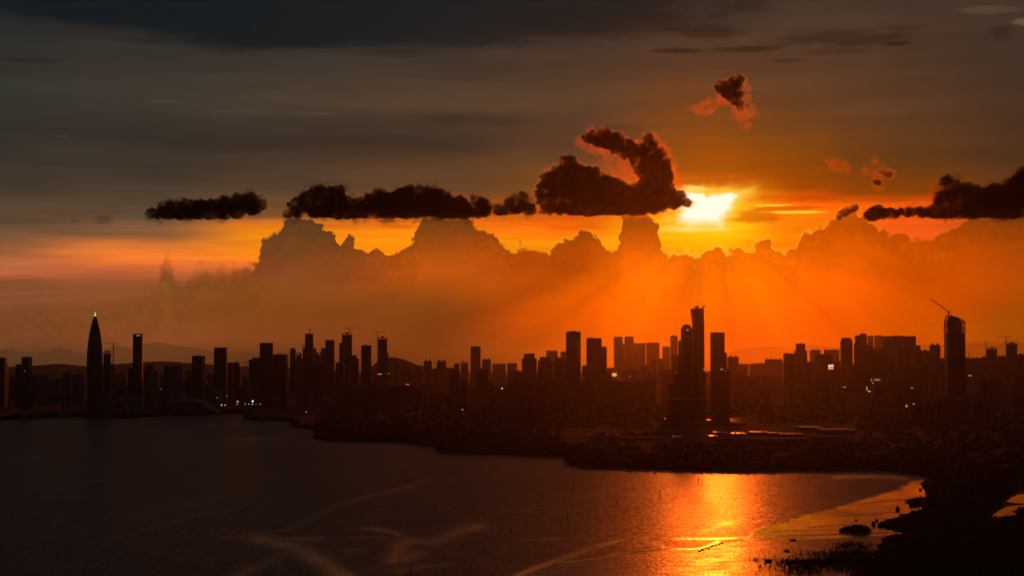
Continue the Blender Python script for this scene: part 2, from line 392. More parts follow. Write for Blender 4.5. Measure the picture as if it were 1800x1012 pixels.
puff = g.m('MULTIPLY_ADD', g.m('MULTIPLY', g.m('SUBTRACT', bn2, 0.5), g.mr(below, 90.0, 0.0)), 0.35, 1.0)
m1 = g.mr(below, 0.0, 42.0, 0.78, 1.05)
m2 = g.mr(below2, 0.0, 48.0, 0.8, 1.02)
m3 = g.mr(below3, 0.0, 60.0, 0.87, 1.0)
far_soft = g.mr(below2, -3.0, 5.0)
m12 = g.m('ADD', g.m('MULTIPLY', m1, g.m('SUBTRACT', 1.0, far_soft)), g.m('MULTIPLY', m2, far_soft))
f3 = g.mr(below3, -5.0, 9.0)
m123 = g.m('ADD', g.m('MULTIPLY', m12, g.m('SUBTRACT', 1.0, f3)), g.m('MULTIPLY', m3, f3))
puff = g.m('MULTIPLY', puff, m123)
bk = g.m('MULTIPLY', g.m('MULTIPLY', shaft, mott), puff)
bank = g.mix(1.0, bank, g.xyz(bk, bk, bk), 'MULTIPLY')
sky = g.mix(bank_f, gap, bank)
rimc = g.mix(nearsun, (0.85, 0.24, 0.02), (1.0, 0.7, 0.03))
sky = g.mix(g.m('MULTIPLY', rim, g.m('MULTIPLY_ADD', nearsun, 1.1, -0.04, clamp=True)), sky, rimc)

# mountains too far off to stand out of the horizon glow
def far_ridge(prof, f_col, strength):
    global sky
    pr = [sky_xy(*p) for p in prof]
    f_ = g.n('ShaderNodeFloatCurve')
    c_ = f_.mapping.curves[0]
    xa, xb = pr[0][0], pr[-1][0]
    c_.points[0].location = (0.0, (pr[0][1] - 560) / 100.0)
    c_.points[1].location = (1.0, (pr[-1][1] - 560) / 100.0)
    for ax_, ay_ in pr[1:-1]:
        c_.points.new((ax_ - xa) / (xb - xa), (ay_ - 560) / 100.0)
    f_.mapping.update()
    g.put(f_.inputs['Value'], g.m('DIVIDE', g.m('SUBTRACT', sx, xa), xb - xa, clamp=True))
    rn = g.noise(g.xyz(g.m('MULTIPLY', sx, 1 / 22.0), 0.0, 3.0), 1.0, 5, 0.6)
    t_ = g.m('MULTIPLY_ADD', g.m('SUBTRACT', rn, 0.5), 5.0, g.m('MULTIPLY_ADD', f_.outputs[0], 100.0, 560.0))
    inside_ = g.mr(g.m('SUBTRACT', sy, t_), -1.2, 1.8)
    fade_ = g.mr(sy, 606.0, 640.0, 1.0, 0.45)
    sky = g.mix(g.m('MULTIPLY', g.m('MULTIPLY', inside_, fade_), strength), sky, g.mix(1.0, sky, f_col, 'MULTIPLY'))


far_ridge([(-200, 645), (-120, 630), (-40, 618), (0, 615), (18, 614), (40, 619), (58, 617), (68, 615.5), (80, 617), (90, 613), (102, 609.5), (112, 612), (125, 616), (140, 619), (160, 622), (185, 614), (203, 608), (215, 609), (228, 611), (245, 605), (262, 602), (275, 600.5), (290, 603), (302, 604.5), (318, 608), (340, 610), (356, 614), (378, 617), (400, 620), (430, 618), (470, 619), (495, 617), (520, 622), (600, 634), (700, 650)], (0.62, 0.72, 0.78), 1.0)
far_ridge([(1230, 650), (1262, 630), (1285, 617), (1310, 611), (1340, 609), (1370, 608.5), (1400, 610), (1420, 606), (1435, 607), (1470, 610), (1500, 612), (1560, 606), (1620, 606), (1680, 604), (1700, 603), (1730, 602), (1760, 602), (1775, 597), (1786, 599), (1800, 603), (1860, 610), (1900, 620)], (0.72, 0.7, 0.8), 1.0)

# dusk behind the viewer and overhead, far from the sunset side
away = g.mr(g.m('ABSOLUTE', g.m('SUBTRACT', az, SUN_AZ)), R(26), R(75))
dusk = g.mix(g.mr(el, R(-2), R(40)), (0.0075, 0.009, 0.011), (0.006, 0.010, 0.014))
sky = g.mix(away, sky, dusk)
# physical sky filtered through the overcast deck
nis = g.n('ShaderNodeTexSky', sky_type='NISHITA')
nis.sun_disc = False
nis.sun_elevation = SUN_EL
nis.sun_rotation = SUN_AZ
nis.air_density = 1.5
nis.dust_density = 4.0
nis.altitude = 200.0
deck = g.mix(1.0, nis.outputs[0], (0.002, 0.0016, 0.0014), 'MULTIPLY')
sky = g.mix(1.0, sky, g.mix(1.0, deck, (0.1, 0.1, 0.1), 'MULTIPLY'), 'ADD')
# ground side of the sphere (never seen past the haze)
g.put(bgn.inputs['Color'], sky)
bgn.inputs['Strength'].default_value = 1.0
world.cycles.sampling_method = 'MANUAL'
world.cycles.sample_map_resolution = 1024

# ------------------------------------------------------------------ sun lamp
SUN_STRENGTH = 0.18
sl = bpy.data.lights.new('sun', 'SUN')
sl.energy = SUN_STRENGTH
sl.angle = R(1.6)   # the disc is smeared by thin cloud and haze
sl.color = (1.0, 0.125, 0.005)
slo = bpy.data.objects.new('sun', sl)
COL.objects.link(slo)
slo.location = (0, 0, 2000)
slo.rotation_euler = sd.to_track_quat('Z', 'Y').to_euler()

# ------------------------------------------------------------------ object helpers
def link(o, parent=None):
    COL.objects.link(o)
    if parent is not None:
        o.parent = parent
    return o


def tag(o, label=None, cat=None, group=None, kind=None):
    if label:
        o['label'] = label
    if cat:
        o['category'] = cat
    if group:
        o['group'] = group
    if kind:
        o['kind'] = kind
    return o


def empty(name, loc, rz=0.0):
    o = bpy.data.objects.new(name, None)
    o.empty_display_size = 5
    o.location = loc
    o.rotation_euler = (0, 0, rz)
    COL.objects.link(o)
    return o


class MB:
    """collects simple shapes into one mesh"""

    def __init__(self):
        self.v, self.f = [], []

    def add(self, vs, fs):
        b = len(self.v)
        self.v += [tuple(p) for p in vs]
        self.f += [tuple(b + i for i in q) for q in fs]

    def box(self, x0, x1, y0, y1, z0, z1):
        self.add([(x0, y0, z0), (x1, y0, z0), (x1, y1, z0), (x0, y1, z0), (x0, y0, z1), (x1, y0, z1), (x1, y1, z1), (x0, y1, z1)],
                 [(0, 3, 2, 1), (4, 5, 6, 7), (0, 1, 5, 4), (1, 2, 6, 5), (2, 3, 7, 6), (3, 0, 4, 7)])

    def prism(self, pts, z0, z1, scale_top=1.0, ztops=None):
        n = len(pts)
        cx = sum(p[0] for p in pts) / n
        cy = sum(p[1] for p in pts) / n
        lo = [(x, y, z0) for x, y in pts]
        hi = [(cx + (x - cx) * scale_top, cy + (y - cy) * scale_top, z1 if ztops is None else ztops[i]) for i, (x, y) in enumerate(pts)]
        self.add(lo + hi, [tuple(range(n - 1, -1, -1)), tuple(range(n, 2 * n))] + [(i, (i + 1) % n, n + (i + 1) % n, n + i) for i in range(n)])

    def bar(self, a, b, w, w2=None):
        a, b = Vector(a), Vector(b)
        w2 = w if w2 is None else w2
        d = (b - a).normalized()
        u = d.cross(Vector((0, 0, 1)))
        if u.length < 1e-3:
            u = Vector((1, 0, 0))
        u.normalize()
        v = d.cross(u)
        vs = []
        for p, ww in ((a, w), (b, w2)):
            for su, sv in ((-1, -1), (1, -1), (1, 1), (-1, 1)):
                vs.append(p + u * su * ww / 2 + v * sv * ww / 2)
        self.add(vs, [(0, 3, 2, 1), (4, 5, 6, 7), (0, 1, 5, 4), (1, 2, 6, 5), (2, 3, 7, 6), (3, 0, 4, 7)])

    def lathe(self, prof, seg=32, sxy=(1, 1)):
        b = len(self.v)
        for r, z in prof:
            for k in range(seg):
                a = 2 * math.pi * k / seg
                self.v.append((r * math.cos(a) * sxy[0], r * math.sin(a) * sxy[1], z))
        for i in range(len(prof) - 1):
            for k in range(seg):
                k2 = (k + 1) % seg
                self.f.append((b + i * seg + k, b + i * seg + k2, b + (i + 1) * seg + k2, b + (i + 1) * seg + k))
        self.f.append(tuple(b + k for k in range(seg - 1, -1, -1)))
        self.f.append(tuple(b + (len(prof) - 1) * seg + k for k in range(seg)))

    def build(self, name, mat, parent=None, smooth=False):
        me = bpy.data.meshes.new(name)
        me.from_pydata(self.v, [], self.f)
        me.materials.append(mat)
        if smooth:
            me.polygons.foreach_set('use_smooth', [True] * len(me.polygons))
        me.update()
        return link(bpy.data.objects.new(name, me), parent)


def new_mat(name):
    m = bpy.data.materials.new(name)
    m.use_nodes = True
    return m, NG(m.node_tree)


def principled(ng):
    o = ng.n('ShaderNodeOutputMaterial')
    b = ng.n('ShaderNodeBsdfPrincipled')
    ng.t.links.new(b.outputs[0], o.inputs[0])
    return b


def simple_mat(name, col, rough=0.7, var=0.25, scale=0.02, metal=0.0, spec=0.5):
    m, q = new_mat(name)
    b = principled(q)
    t = q.n('ShaderNodeTexCoord')
    nz = q.noise(t.outputs['Object'], scale, 5, 0.6)
    f = q.m('MULTIPLY_ADD', q.m('SUBTRACT', nz, 0.5), 2 * var, 1.0)
    c = q.mix(1.0, col, q.xyz(f, f, f), 'MULTIPLY')
    q.put(b.inputs['Base Color'], c)
    b.inputs['Roughness'].default_value = rough
    b.inputs['Metallic'].default_value = metal
    b.inputs['Specular IOR Level'].default_value = spec
    return m


def glow_mat(name, col, strength):
    m, q = new_mat(name)
    b = principled(q)
    b.inputs['Base Color'].default_value = (0.3, 0.3, 0.3, 1)
    b.inputs['Emission Color'].default_value = (*col, 1)
    b.inputs['Emission Strength'].default_value = strength
    return m


def facade_mat(name, wall, glass, fh=3.6, bw=4.2, wfrac=0.6, rough=0.75, grough=0.12, fins=0.0):
    """storeys of windows between spandrels and piers, laid out in the building's own metres"""
    m, q = new_mat(name)
    b = principled(q)
    t = q.n('ShaderNodeTexCoord')
    s = q.n('ShaderNodeSeparateXYZ')
    q.t.links.new(t.outputs['Object'], s.inputs[0])
    oi = q.n('ShaderNodeObjectInfo')
    zf = q.m('FRACT', q.m('DIVIDE', s.outputs[2], fh))
    h = q.m('ADD', s.outputs[0], s.outputs[1])
    xf = q.m('FRACT', q.m('DIVIDE', h, bw))
    win = q.m('MULTIPLY', q.m('GREATER_THAN', zf, 1 - wfrac), q.m('GREATER_THAN', xf, 0.25))
    geo = q.n('ShaderNodeNewGeometry')
    sn = q.n('ShaderNodeSeparateXYZ')
    q.t.links.new(geo.outputs['Normal'], sn.inputs[0])
    side = q.m('LESS_THAN', q.m('ABSOLUTE', sn.outputs[2]), 0.6)
    win = q.m('MULTIPLY', win, side)
    cell = q.n('ShaderNodeTexWhiteNoise', noise_dimensions='3D')
    q.put(cell.inputs['Vector'], q.xyz(q.m('FLOOR', q.m('DIVIDE', h, bw)), q.m('FLOOR', q.m('DIVIDE', s.outputs[2], fh)), oi.outputs['Random']))
    tone = q.m('MULTIPLY_ADD', oi.outputs['Random'], 0.7, 0.65)
    grime = q.m('MULTIPLY_ADD', q.noise(q.xyz(q.m('MULTIPLY', h, 0.08), q.m('MULTIPLY', s.outputs[2], 0.012), oi.outputs['Random']), 1.0, 5, 0.6), 0.7, 0.65)
    tone = q.m('MULTIPLY', tone, grime)
    wc = q.mix(1.0, wall, q.xyz(tone, tone, tone), 'MULTIPLY')
    gt = q.m('MULTIPLY_ADD', cell.outputs[0], 1.0, 0.4)
    gc = q.mix(1.0, glass, q.xyz(gt, gt, gt), 'MULTIPLY')
    q.put(b.inputs['Base Color'], q.mix(win, wc, gc))
    q.put(b.inputs['Roughness'], q.m('MULTIPLY_ADD', win, grough - rough, rough))
    return m


M = {}
M['concrete'] = facade_mat('facade_concrete', (0.20, 0.19, 0.18), (0.02, 0.022, 0.025), 3.1, 3.6, 0.5)
M['pale'] = facade_mat('facade_pale', (0.36, 0.34, 0.31), (0.03, 0.03, 0.035), 3.0, 4.4, 0.45)
M['glass'] = facade_mat('facade_glass', (0.07, 0.075, 0.08), (0.03, 0.035, 0.04), 4.0, 1.8, 0.78, 0.4, 0.18)
M['brown'] = facade_mat('facade_brown', (0.20, 0.15, 0.12), (0.02, 0.02, 0.02), 3.0, 3.0, 0.5)
M['bare'] = facade_mat('facade_unfinished', (0.22, 0.21, 0.2), (0.015, 0.015, 0.015), 3.6, 6.0, 0.72, 0.85, 0.8)
M['roof'] = simple_mat('roof_deck', (0.16, 0.155, 0.15), 0.85, 0.3, 0.05)
M['steel'] = simple_mat('crane_steel', (0.14, 0.10, 0.05), 0.55, 0.2, 0.1, 0.3)
M['dark'] = simple_mat('dark_metal', (0.05, 0.05, 0.055), 0.5, 0.2, 0.1, 0.3)
M['white'] = simple_mat('white_cladding', (0.24, 0.24, 0.235), 0.55, 0.15, 0.03)
M['sheet'] = simple_mat('sheet_metal_roof', (0.5, 0.48, 0.46), 0.3, 0.2, 0.02, 0.9)
M['wood'] = simple_mat('weathered_wood', (0.09, 0.07, 0.05), 0.85, 0.3, 0.8)
M['lamp_white'] = glow_mat('lamp_white', (0.95, 1.0, 0.62), 1.0)
M['lamp_green'] = glow_mat('lamp_green', (0.75, 0.95, 0.35), 0.65)
M['lamp_amber'] = glow_mat('lamp_amber', (1.0, 0.45, 0.08), 0.85)
M['lamp_small'] = glow_mat('lamp_small', (0.9, 0.85, 0.5), 0.5)
M['lamp_dim'] = glow_mat('lamp_dim', (0.75, 0.8, 0.8), 0.2)
M['lamp_orange'] = glow_mat('lamp_orange', (1.0, 0.24, 0.03), 1.0)
M['lamp_red'] = glow_mat('lamp_red', (0.9, 0.12, 0.1), 0.6)
M['lit_window'] = glow_mat('lit_window', (0.8, 0.75, 0.6), 0.35)
M['lit_amber'] = glow_mat('lit_amber_window', (1.0, 0.42, 0.05), 0.9)
M['sign_yellow'] = glow_mat('sign_yellow', (0.75, 0.5, 0.08), 0.55)

# ------------------------------------------------------------------ haze: one even box of air
HX, HY0, HY1, HZ0, HZ1 = 20000.0, -900.0, 42000.0, -3.0, 480.0
hm, q = new_mat('haze_air')
ho = q.n('ShaderNodeOutputMaterial')
pv = q.n('ShaderNodeVolumePrincipled')
pv.inputs['Color'].default_value = (0.95, 0.85, 0.75, 1)
pv.inputs['Density'].default_value = 6.6e-6
pv.inputs['Anisotropy'].default_value = 0.92
q.t.links.new(pv.outputs[0], ho.inputs['Volume'])
mb = MB()
mb.box(-HX, HX, HY0, HY1, HZ0, HZ1)
hz = mb.build('haze', hm)
tag(hz, 'thin orange evening haze filling the air over the bay and the city', 'haze', kind='stuff')

# ------------------------------------------------------------------ clouds (beyond the haze)
CD = 50000.0
CPX = CD / F


def cloud_mat(name, dens, col, aniso, floor, thr, gain, size, edge):
    """vapour whose density breaks up in billows"""
    m, q = new_mat(name)
    o = q.n('ShaderNodeOutputMaterial')
    v = q.n('ShaderNodeVolumePrincipled')
    v.inputs['Anisotropy'].default_value = aniso
    t = q.n('ShaderNodeTexCoord')
    n1 = q.noise(t.outputs['Object'], 1.0 / (size * CPX), 5, 0.62, 0.3)
    f = q.m('MULTIPLY', q.m('SUBTRACT', n1, thr), gain, clamp=True)
    q.put(v.inputs['Color'], q.mix(q.mr(f, 0.0, 0.06), edge, col))  # low-density vapour takes the edge colour, which paints in a backlit rim
    q.put(v.inputs['Density'], q.m('MULTIPLY', q.m('MULTIPLY_ADD', f, 1.0 - floor, floor), dens))
    q.t.links.new(v.outputs[0], o.inputs['Volume'])
    return m


CM_FRINGE = cloud_mat('cloud_fringe', 0.0016, (0.92, 0.44, 0.07), 0.9, 0.0, 0.40, 3.0, 9.0, (0.92, 0.44, 0.07))  # sunset orange set in the vapour colour; shell added for a glowing rim
CM_SHRED = cloud_mat('cloud_shred', 0.008, (0.08, 0.1, 0.11), 0.8, 0.0, 0.5, 2.6, 30.0, (0.1, 0.1, 0.1))
CM_DENSE = cloud_mat('cloud_dense', 0.03, (0.1, 0.115, 0.125), 0.88, 0.0, 0.36, 3.0, 15.0, (0.95, 0.62, 0.3))
CM_DARK = cloud_mat('cloud_dark', 0.03, (0.12, 0.16, 0.185), 0.8, 0.0, 0.34, 2.0, 18.0, (0.2, 0.18, 0.16))
CM_THIN = cloud_mat('cloud_thin', 0.0034, (0.92, 0.44, 0.07), 0.86, 0.0, 0.43, 2.6, 14.0, (0.92, 0.44, 0.07))  # wisps carry the orange sunset light in their own colour


def cloud_mesh(name, puffs, base=None, vox=1.35, amp=5.0, freq=15.0, seed=0, grow=2.4):
    bm = bmesh.new()
    rnd = random.Random(seed)
    for cx, cy, rx, ry in puffs:
        c = at(cx, cy, CD)
        dy = rnd.uniform(-0.25, 0.25) * rx * CPX
        mtx = Matrix.Translation(c + Vector((0, dy, 0))) @ Matrix.Diagonal(((rx + grow) * CPX, min(rx, ry * 2.0) * CPX * 0.9, (ry + grow) * CPX, 1))
        bmesh.ops.create_icosphere(bm, subdivisions=3, radius=1.0, matrix=mtx)
    me = bpy.data.meshes.new(name)
    bm.to_mesh(me)
    bm.free()
    tmp = bpy.data.objects.new('tmp', me)
    COL.objects.link(tmp)
    rm = tmp.modifiers.new('r', 'REMESH')
    rm.mode = 'VOXEL'
    rm.voxel_size = vox * CPX
    dg = bpy.context.evaluated_depsgraph_get()
    out_me = bpy.data.meshes.new_from_object(tmp.evaluated_get(dg))
    bpy.data.objects.remove(tmp)
    out_me.name = name
    n = len(out_me.vertices)
    co = np.empty(n * 3)
    out_me.vertices.foreach_get('co', co)
    no = np.empty(n * 3)
    out_me.vertices.foreach_get('normal', no)
    co = co.reshape(-1, 3)
    no = no.reshape(-1, 3)
    A = amp * CPX
    sp_ = 1.0
    zb = zb0 = at(900, base, CD).z if base else None
    for i in range(n):
        p = Vector(co[i]) / (freq * CPX) + Vector((seed * 7.3, 0, 0))
        t = noise.turbulence(p, 6, False, noise_basis='PERLIN_ORIGINAL', amplitude_scale=0.68, frequency_scale=2.1)
        w = noise.fractal(p * 0.5, 0.8, 2.0, 3)
        co[i] += no[i] * A * (0.95 - 1.7 * t) + no[i] * A * 0.8 * w
        if zb is not None:
            zb = zb0 + CPX * 5.0 * noise.fractal(Vector((co[i][0] / (45 * CPX), seed, 0)), 0.8, 2.0, 4)
        if zb is not None and co[i][2] < zb:
            co[i][2] = zb - (zb - co[i][2]) * 0.45
    out_me.vertices.foreach_set('co', co.reshape(-1))
    out_me.materials.clear()
    out_me.update()
    tmp = bpy.data.objects.new('tmp', out_me)      # close it again: the displaced skin may fold through itself
    COL.objects.link(tmp)
    rm = tmp.modifiers.new('r', 'REMESH')
    rm.mode = 'VOXEL'
    rm.voxel_size = vox * 0.8 * CPX
    dg = bpy.context.evaluated_depsgraph_get()
    fin = bpy.data.meshes.new_from_object(tmp.evaluated_get(dg))
    bpy.data.objects.remove(tmp)
    fin.name = name
    fin.materials.clear()
    return fin


def cloud(label, dense, thin=(), base=None, group='dark cumulus clouds above the skyline', amp=5.0, seed=1, freq=15.0, dark=False, fringe=4.0):
    c0 = dense[0] if dense else thin[0]
    root = empty('cumulus_cloud', at(c0[0], base or c0[1], CD))
    tag(root, label, 'cloud', group, 'thing')
    inv = Matrix.Translation(-root.location)
    if dense:
        me = cloud_mesh('cloud_body', dense, base, amp=amp, seed=seed, freq=freq, grow=0.8 if dark else 1.8)
        me.transform(inv)
        me.materials.append(CM_DARK if dark else CM_DENSE)
        link(bpy.data.objects.new('cloud_body', me), root)
    if fringe and dense:
        me = cloud_mesh('cloud_fringe', dense, None, amp=amp, seed=seed + 90, freq=freq * 0.8, grow=2.0 + fringe)
        me.transform(inv)
        me.materials.append(CM_SHRED if dark else CM_FRINGE)
        link(bpy.data.objects.new('cloud_fringe', me), root)
    if thin:
        me = cloud_mesh('cloud_wisp', thin, None, amp=max(3.2, amp * 0.8), seed=seed + 50, freq=13.0)
        me.transform(inv)
        me.materials.append(CM_THIN)
        link(bpy.data.objects.new('cloud_wisp', me), root)
    return root


cloud('small flat black cloud floating alone at the far left above the orange band',
      [(287, 374, 20, 8), (292, 366, 14, 8), (318, 371, 24, 10), (312, 363, 14, 7), (345, 369, 26, 11), (335, 361, 12, 6), (365, 361, 14, 6), (385, 369, 28, 12), (412, 363, 24, 14), (425, 354, 14, 9), (441, 358, 18, 15), (447, 350, 9, 7), (272, 378, 6, 4)], base=384, seed=1, dark=True)
cloud('long flat-bottomed black cloud with two humps, between the small left cloud and the sun',
      [(520, 369, 12, 11), (511, 375, 6, 7), (541, 357, 18, 17), (562, 348, 20, 18), (588, 346, 18, 16), (575, 352, 24, 20), (600, 360, 14, 14), (625, 368, 24, 10), (618, 358, 8, 5), (650, 360, 20, 14), (668, 352, 18, 12), (695, 358, 28, 17), (718, 348, 22, 16), (735, 343, 14, 12), (752, 353, 24, 18), (780, 361, 26, 16), (806, 364, 22, 13), (845, 364, 14, 12), (834, 356, 8, 6), (600, 374, 60, 8), (700, 373, 90, 9), (800, 374, 58, 8)], base=383, seed=2, dark=True)
cloud('smallest black tuft wedged between the long cloud and the big cloud by the sun',
      [(884, 369, 16, 7), (903, 361, 16, 12), (918, 355, 11, 12), (928, 366, 8, 9)], base=376, seed=3, amp=4, dark=True)
cloud('big towering dark cloud with glowing torn top directly left of the sun',
      [(961, 343, 12, 26), (975, 327, 18, 28), (1000, 322, 24, 34), (1002, 291, 9, 10), (1030, 333, 31, 33), (1060, 343, 36, 28), (1090, 352, 36, 20), (1120, 352, 36, 20), (1150, 346, 32, 24), (1180, 352, 20, 10), (1040, 363, 82, 11),
       (1150, 322, 20, 22), (1162, 303, 15, 20), (1148, 284, 15, 16), (1130, 268, 13, 12), (1143, 253, 9, 6), (1163, 273, 6, 9), (1106, 264, 14, 8), (1086, 252, 17, 9), (1062, 246, 16, 8), (1042, 241, 9, 6), (1200, 355, 10, 3), (1118, 271, 13, 8), (1136, 300, 14, 18), (1124, 336, 15, 10), (1104, 338, 9, 5)],
      [(1030, 250, 14, 8), (1052, 262, 15, 6), (1078, 274, 13, 5), (1100, 282, 14, 8), (1116, 298, 14, 12), (1100, 320, 14, 7), (1078, 303, 8, 4), (1106, 306, 18, 16), (1090, 326, 13, 7), (1070, 284, 12, 5), (1172, 300, 16, 28), (1185, 325, 13, 20), (1160, 262, 14, 10), (1195, 340, 10, 10), (1125, 325, 22, 10), (1060, 240, 18, 8), (1140, 372, 24, 8)], base=376, seed=4, amp=5.5, fringe=4.5)
cloud('dark ragged cloud with a pointed hump at the right edge of the sky',
      [(1665, 350, 20, 15), (1671, 321, 8, 9), (1688, 338, 20, 17), (1720, 354, 36, 20), (1760, 352, 42, 24), (1792, 337, 28, 22), (1825, 335, 48, 40), (1740, 371, 90, 10), (1640, 373, 40, 7), (1880, 345, 60, 34)],
      [(1655, 350, 24, 16), (1620, 372, 40, 7), (1600, 371, 30, 5)], base=382, seed=5, dark=True)
cloud('thin dark cloud scrap trailing left of the ragged right-hand cloud',
      [(1533, 377, 13, 7), (1546, 373, 14, 8), (1566, 375, 18, 5), (1586, 372, 12, 3)], [(1560, 375, 40, 7)], seed=6, amp=3)
cloud('tiny slanting dark cloud wisp on top of the hazy bank right of the sun',
      [(1475, 379, 4, 4), (1480, 375, 5, 4), (1487, 371, 5, 3), (1495, 367, 5, 2), (1502, 364, 5, 3), (1500, 367, 3, 3)], [(1488, 372, 14, 7)], seed=7, amp=2, fringe=2.0)
cloud('high lone cloud with dark centre and two fiery orange tails above the sun',
      [(1272, 154, 10, 7), (1282, 160, 11, 10), (1290, 150, 8, 11), (1301, 141, 5, 4), (1293, 170, 9, 13), (1301, 184, 5, 9)],
      [(1238, 190, 17, 8), (1220, 191, 12, 4), (1258, 178, 13, 8), (1278, 176, 12, 6), (1303, 203, 13, 11), (1309, 219, 6, 7), (1322, 196, 7, 7), (1310, 165, 6, 14)], seed=8, amp=3.2, freq=12.0, fringe=4.0)
cloud('faint orange cloud shred, upper one of the pair right of the sun',
      [], [(1465, 285, 9, 6), (1476, 290, 10, 6), (1487, 297, 9, 5)], seed=9, amp=3, group='small wisps right of the sun')
cloud('faint curled cloud shred with dark knots, lower one of the pair right of the sun',
      [(1551, 303, 5, 2), (1559, 307, 6, 2.5), (1541, 321, 4, 2)], [(1538, 287, 7, 5), (1545, 294, 6, 5), (1552, 304, 13, 7), (1544, 320, 9, 8), (1563, 305, 8, 6), (1530, 306, 9, 4), (1522, 300, 8, 3), (1549, 331, 5, 4)], seed=10, amp=2.6, fringe=0.0, group='small wisps right of the sun')

# ------------------------------------------------------------------ water
def poly_dist(px, py, pts, ax=0.35):
    best = 1e9
    for (x0, y0), (x1, y1) in zip(pts, pts[1:]):
        dx, dy = (x1 - x0) * ax, y1 - y0
        L = dx * dx + dy * dy
        t = 0 if L == 0 else max(0, min(1, (((px - x0) * ax) * dx + (py - y0) * dy) / L))
        qx, qy = (px - x0) * ax - t * dx, (py - y0) - t * dy
        best = min(best, qx * qx + qy * qy)
    return math.sqrt(best)


def np_dist(X, Y, pts, ax=0.35):
    best = np.full(X.shape, 1e18)
    for (x0, y0), (x1, y1) in zip(pts, pts[1:]):
        dx, dy = (x1 - x0) * ax, y1 - y0
        L = max(dx * dx + dy * dy, 1e-9)
        t = np.clip((((X - x0) * ax) * dx + (Y - y0) * dy) / L, 0, 1)
        best = np.minimum(best, ((X - x0) * ax - t * dx) ** 2 + ((Y - y0) - t * dy) ** 2)
    return np.sqrt(best)


def np_inside(X, Y, poly):
    c = np.zeros(X.shape, bool)
    n = len(poly)
    for i in range(n):
        x0, y0 = poly[i]
        x1, y1 = poly[(i + 1) % n]
        if y0 == y1:
            continue
        k = ((y0 > Y) != (y1 > Y)) & (X < (x1 - x0) * (Y - y0) / (y1 - y0) + x0)
        c ^= k
    return c


def sstep(a, b, v):
    t = np.clip((v - a) / (b - a), 0, 1)
    return t * t * (3 - 2 * t)


def smooth_poly(pts, n=6):
    out = []
    P = [pts[0]] + list(pts) + [pts[-1]]
    for i in range(1, len(P) - 2):
        p0, p1, p2, p3 = P[i - 1], P[i], P[i + 1], P[i + 2]
        for k in range(n):
            t = k / n
            out.append(tuple(0.5 * ((2 * b) + (-a + c) * t + (2 * a - 5 * b + 4 * c - d) * t * t + (-a + 3 * b - 3 * c + d) * t ** 3) for a, b, c, d in zip(p0, p1, p2, p3)))
    out.append(pts[-1])
    return out


def rough_edge(pts, n):
    out = []
    for i, (x, y) in enumerate(smooth_poly(pts, n)):
        k = noise.fractal(Vector((i * 0.31, 2.7, 0)), 0.8, 2.0, 3)
        out.append((x + 10 * k, y + 2.2 * k))
    return out


STROKES = [   # slicks of still water between wind-ruffled water: (points, half width, strength)
    ([(462, 947), (490, 953), (520, 962), (560, 985), (600, 1010), (640, 1035)], 8, 0.75),
    ([(468, 946), (520, 947), (556, 946)], 4, 0.6),
    ([(500, 972), (470, 988), (430, 1006), (400, 1020)], 5, 0.4),
    ([(395, 945), (440, 938), (500, 930), (560, 905), (600, 885), (665, 868), (720, 854), (745, 844)], 2.0, 0.35),
    ([(200, 945), (300, 918), (340, 905), (400, 898)], 1.5, 0.22),
    ([(90, 870), (130, 852), (210, 840)], 1.5, 0.12),
    ([(640, 928), (670, 930), (700, 938)], 3, 0.5),
    ([(690, 985), (700, 965), (720, 950), (760, 952), (800, 935), (840, 924)], 6, 0.55),
    ([(690, 985), (720, 978), (735, 970)], 6, 0.45),
    ([(700, 1003), (740, 996), (790, 990)], 3, 0.4),
    ([(610, 968), (640, 966)], 3, 0.35),
    ([(620, 946), (650, 943), (700, 946)], 2, 0.3),
    ([(905, 900), (940, 893), (960, 890)], 1.5, 0.25),
    ([(920, 948), (1000, 946), (1090, 948), (1130, 949)], 1.6, 0.6),
    ([(900, 1016), (914, 1009), (950, 995), (997, 978), (1040, 962), (1092, 949)], 4.2, 1.0),
    ([(985, 985), (1000, 987), (1040, 982), (1080, 975), (1120, 969), (1178, 964)], 2.6, 1.0),
    ([(1178, 964), (1230, 963), (1262, 951)], 2.0, 0.9),
    ([(1110, 938), (1130, 944), (1150, 955), (1178, 962)], 2.0, 0.7),
    ([(1095, 938), (1120, 933), (1160, 928)], 1.5, 0.4),
    ([(1190, 946), (1260, 946), (1350, 943), (1480, 940), (1560, 934)], 2.4, 0.9),
    ([(1232, 899), (1258, 894), (1298, 889)], 5.5, 0.26), ([(1250, 891), (1275, 889)], 2.0, 0.2), ([(1243, 905), (1290, 903)], 1.6, 0.2),
    ([(1226, 935), (1246, 930), (1262, 924), (1284, 917), (1304, 911)], 6.5, 0.36), ([(1216, 926), (1236, 922)], 1.6, 0.2), ([(1262, 932), (1300, 926)], 1.6, 0.2),
    ([(1180, 909), (1205, 905), (1240, 907), (1270, 903), (1305, 906)], 2.2, 0.16), ([(1130, 915), (1190, 912)], 2, 0.12), ([(1290, 897), (1340, 890)], 2, 0.14),
    ([(1190, 870), (1260, 866)], 2.2, 0.12), ([(1205, 884), (1290, 878)], 2.2, 0.14), ([(1225, 856), (1310, 852)], 2.2, 0.1),
    ([(1470, 838), (1540, 836), (1590, 840)], 4.0, 0.75),
    ([(1500, 828), (1560, 829), (1592, 832)], 2.5, 0.5),
    ([(1330, 915), (1380, 905), (1400, 896)], 2, 0.4),
]
LAGOON = rough_edge([(1640, 832), (1602, 842), (1588, 848), (1574, 856), (1555, 864), (1500, 880), (1450, 893), (1400, 905), (1372, 913), (1345, 924), (1318, 938), (1300, 946)], 5) + [(1320, 952), (1480, 948), (1700, 940), (1700, 832)]

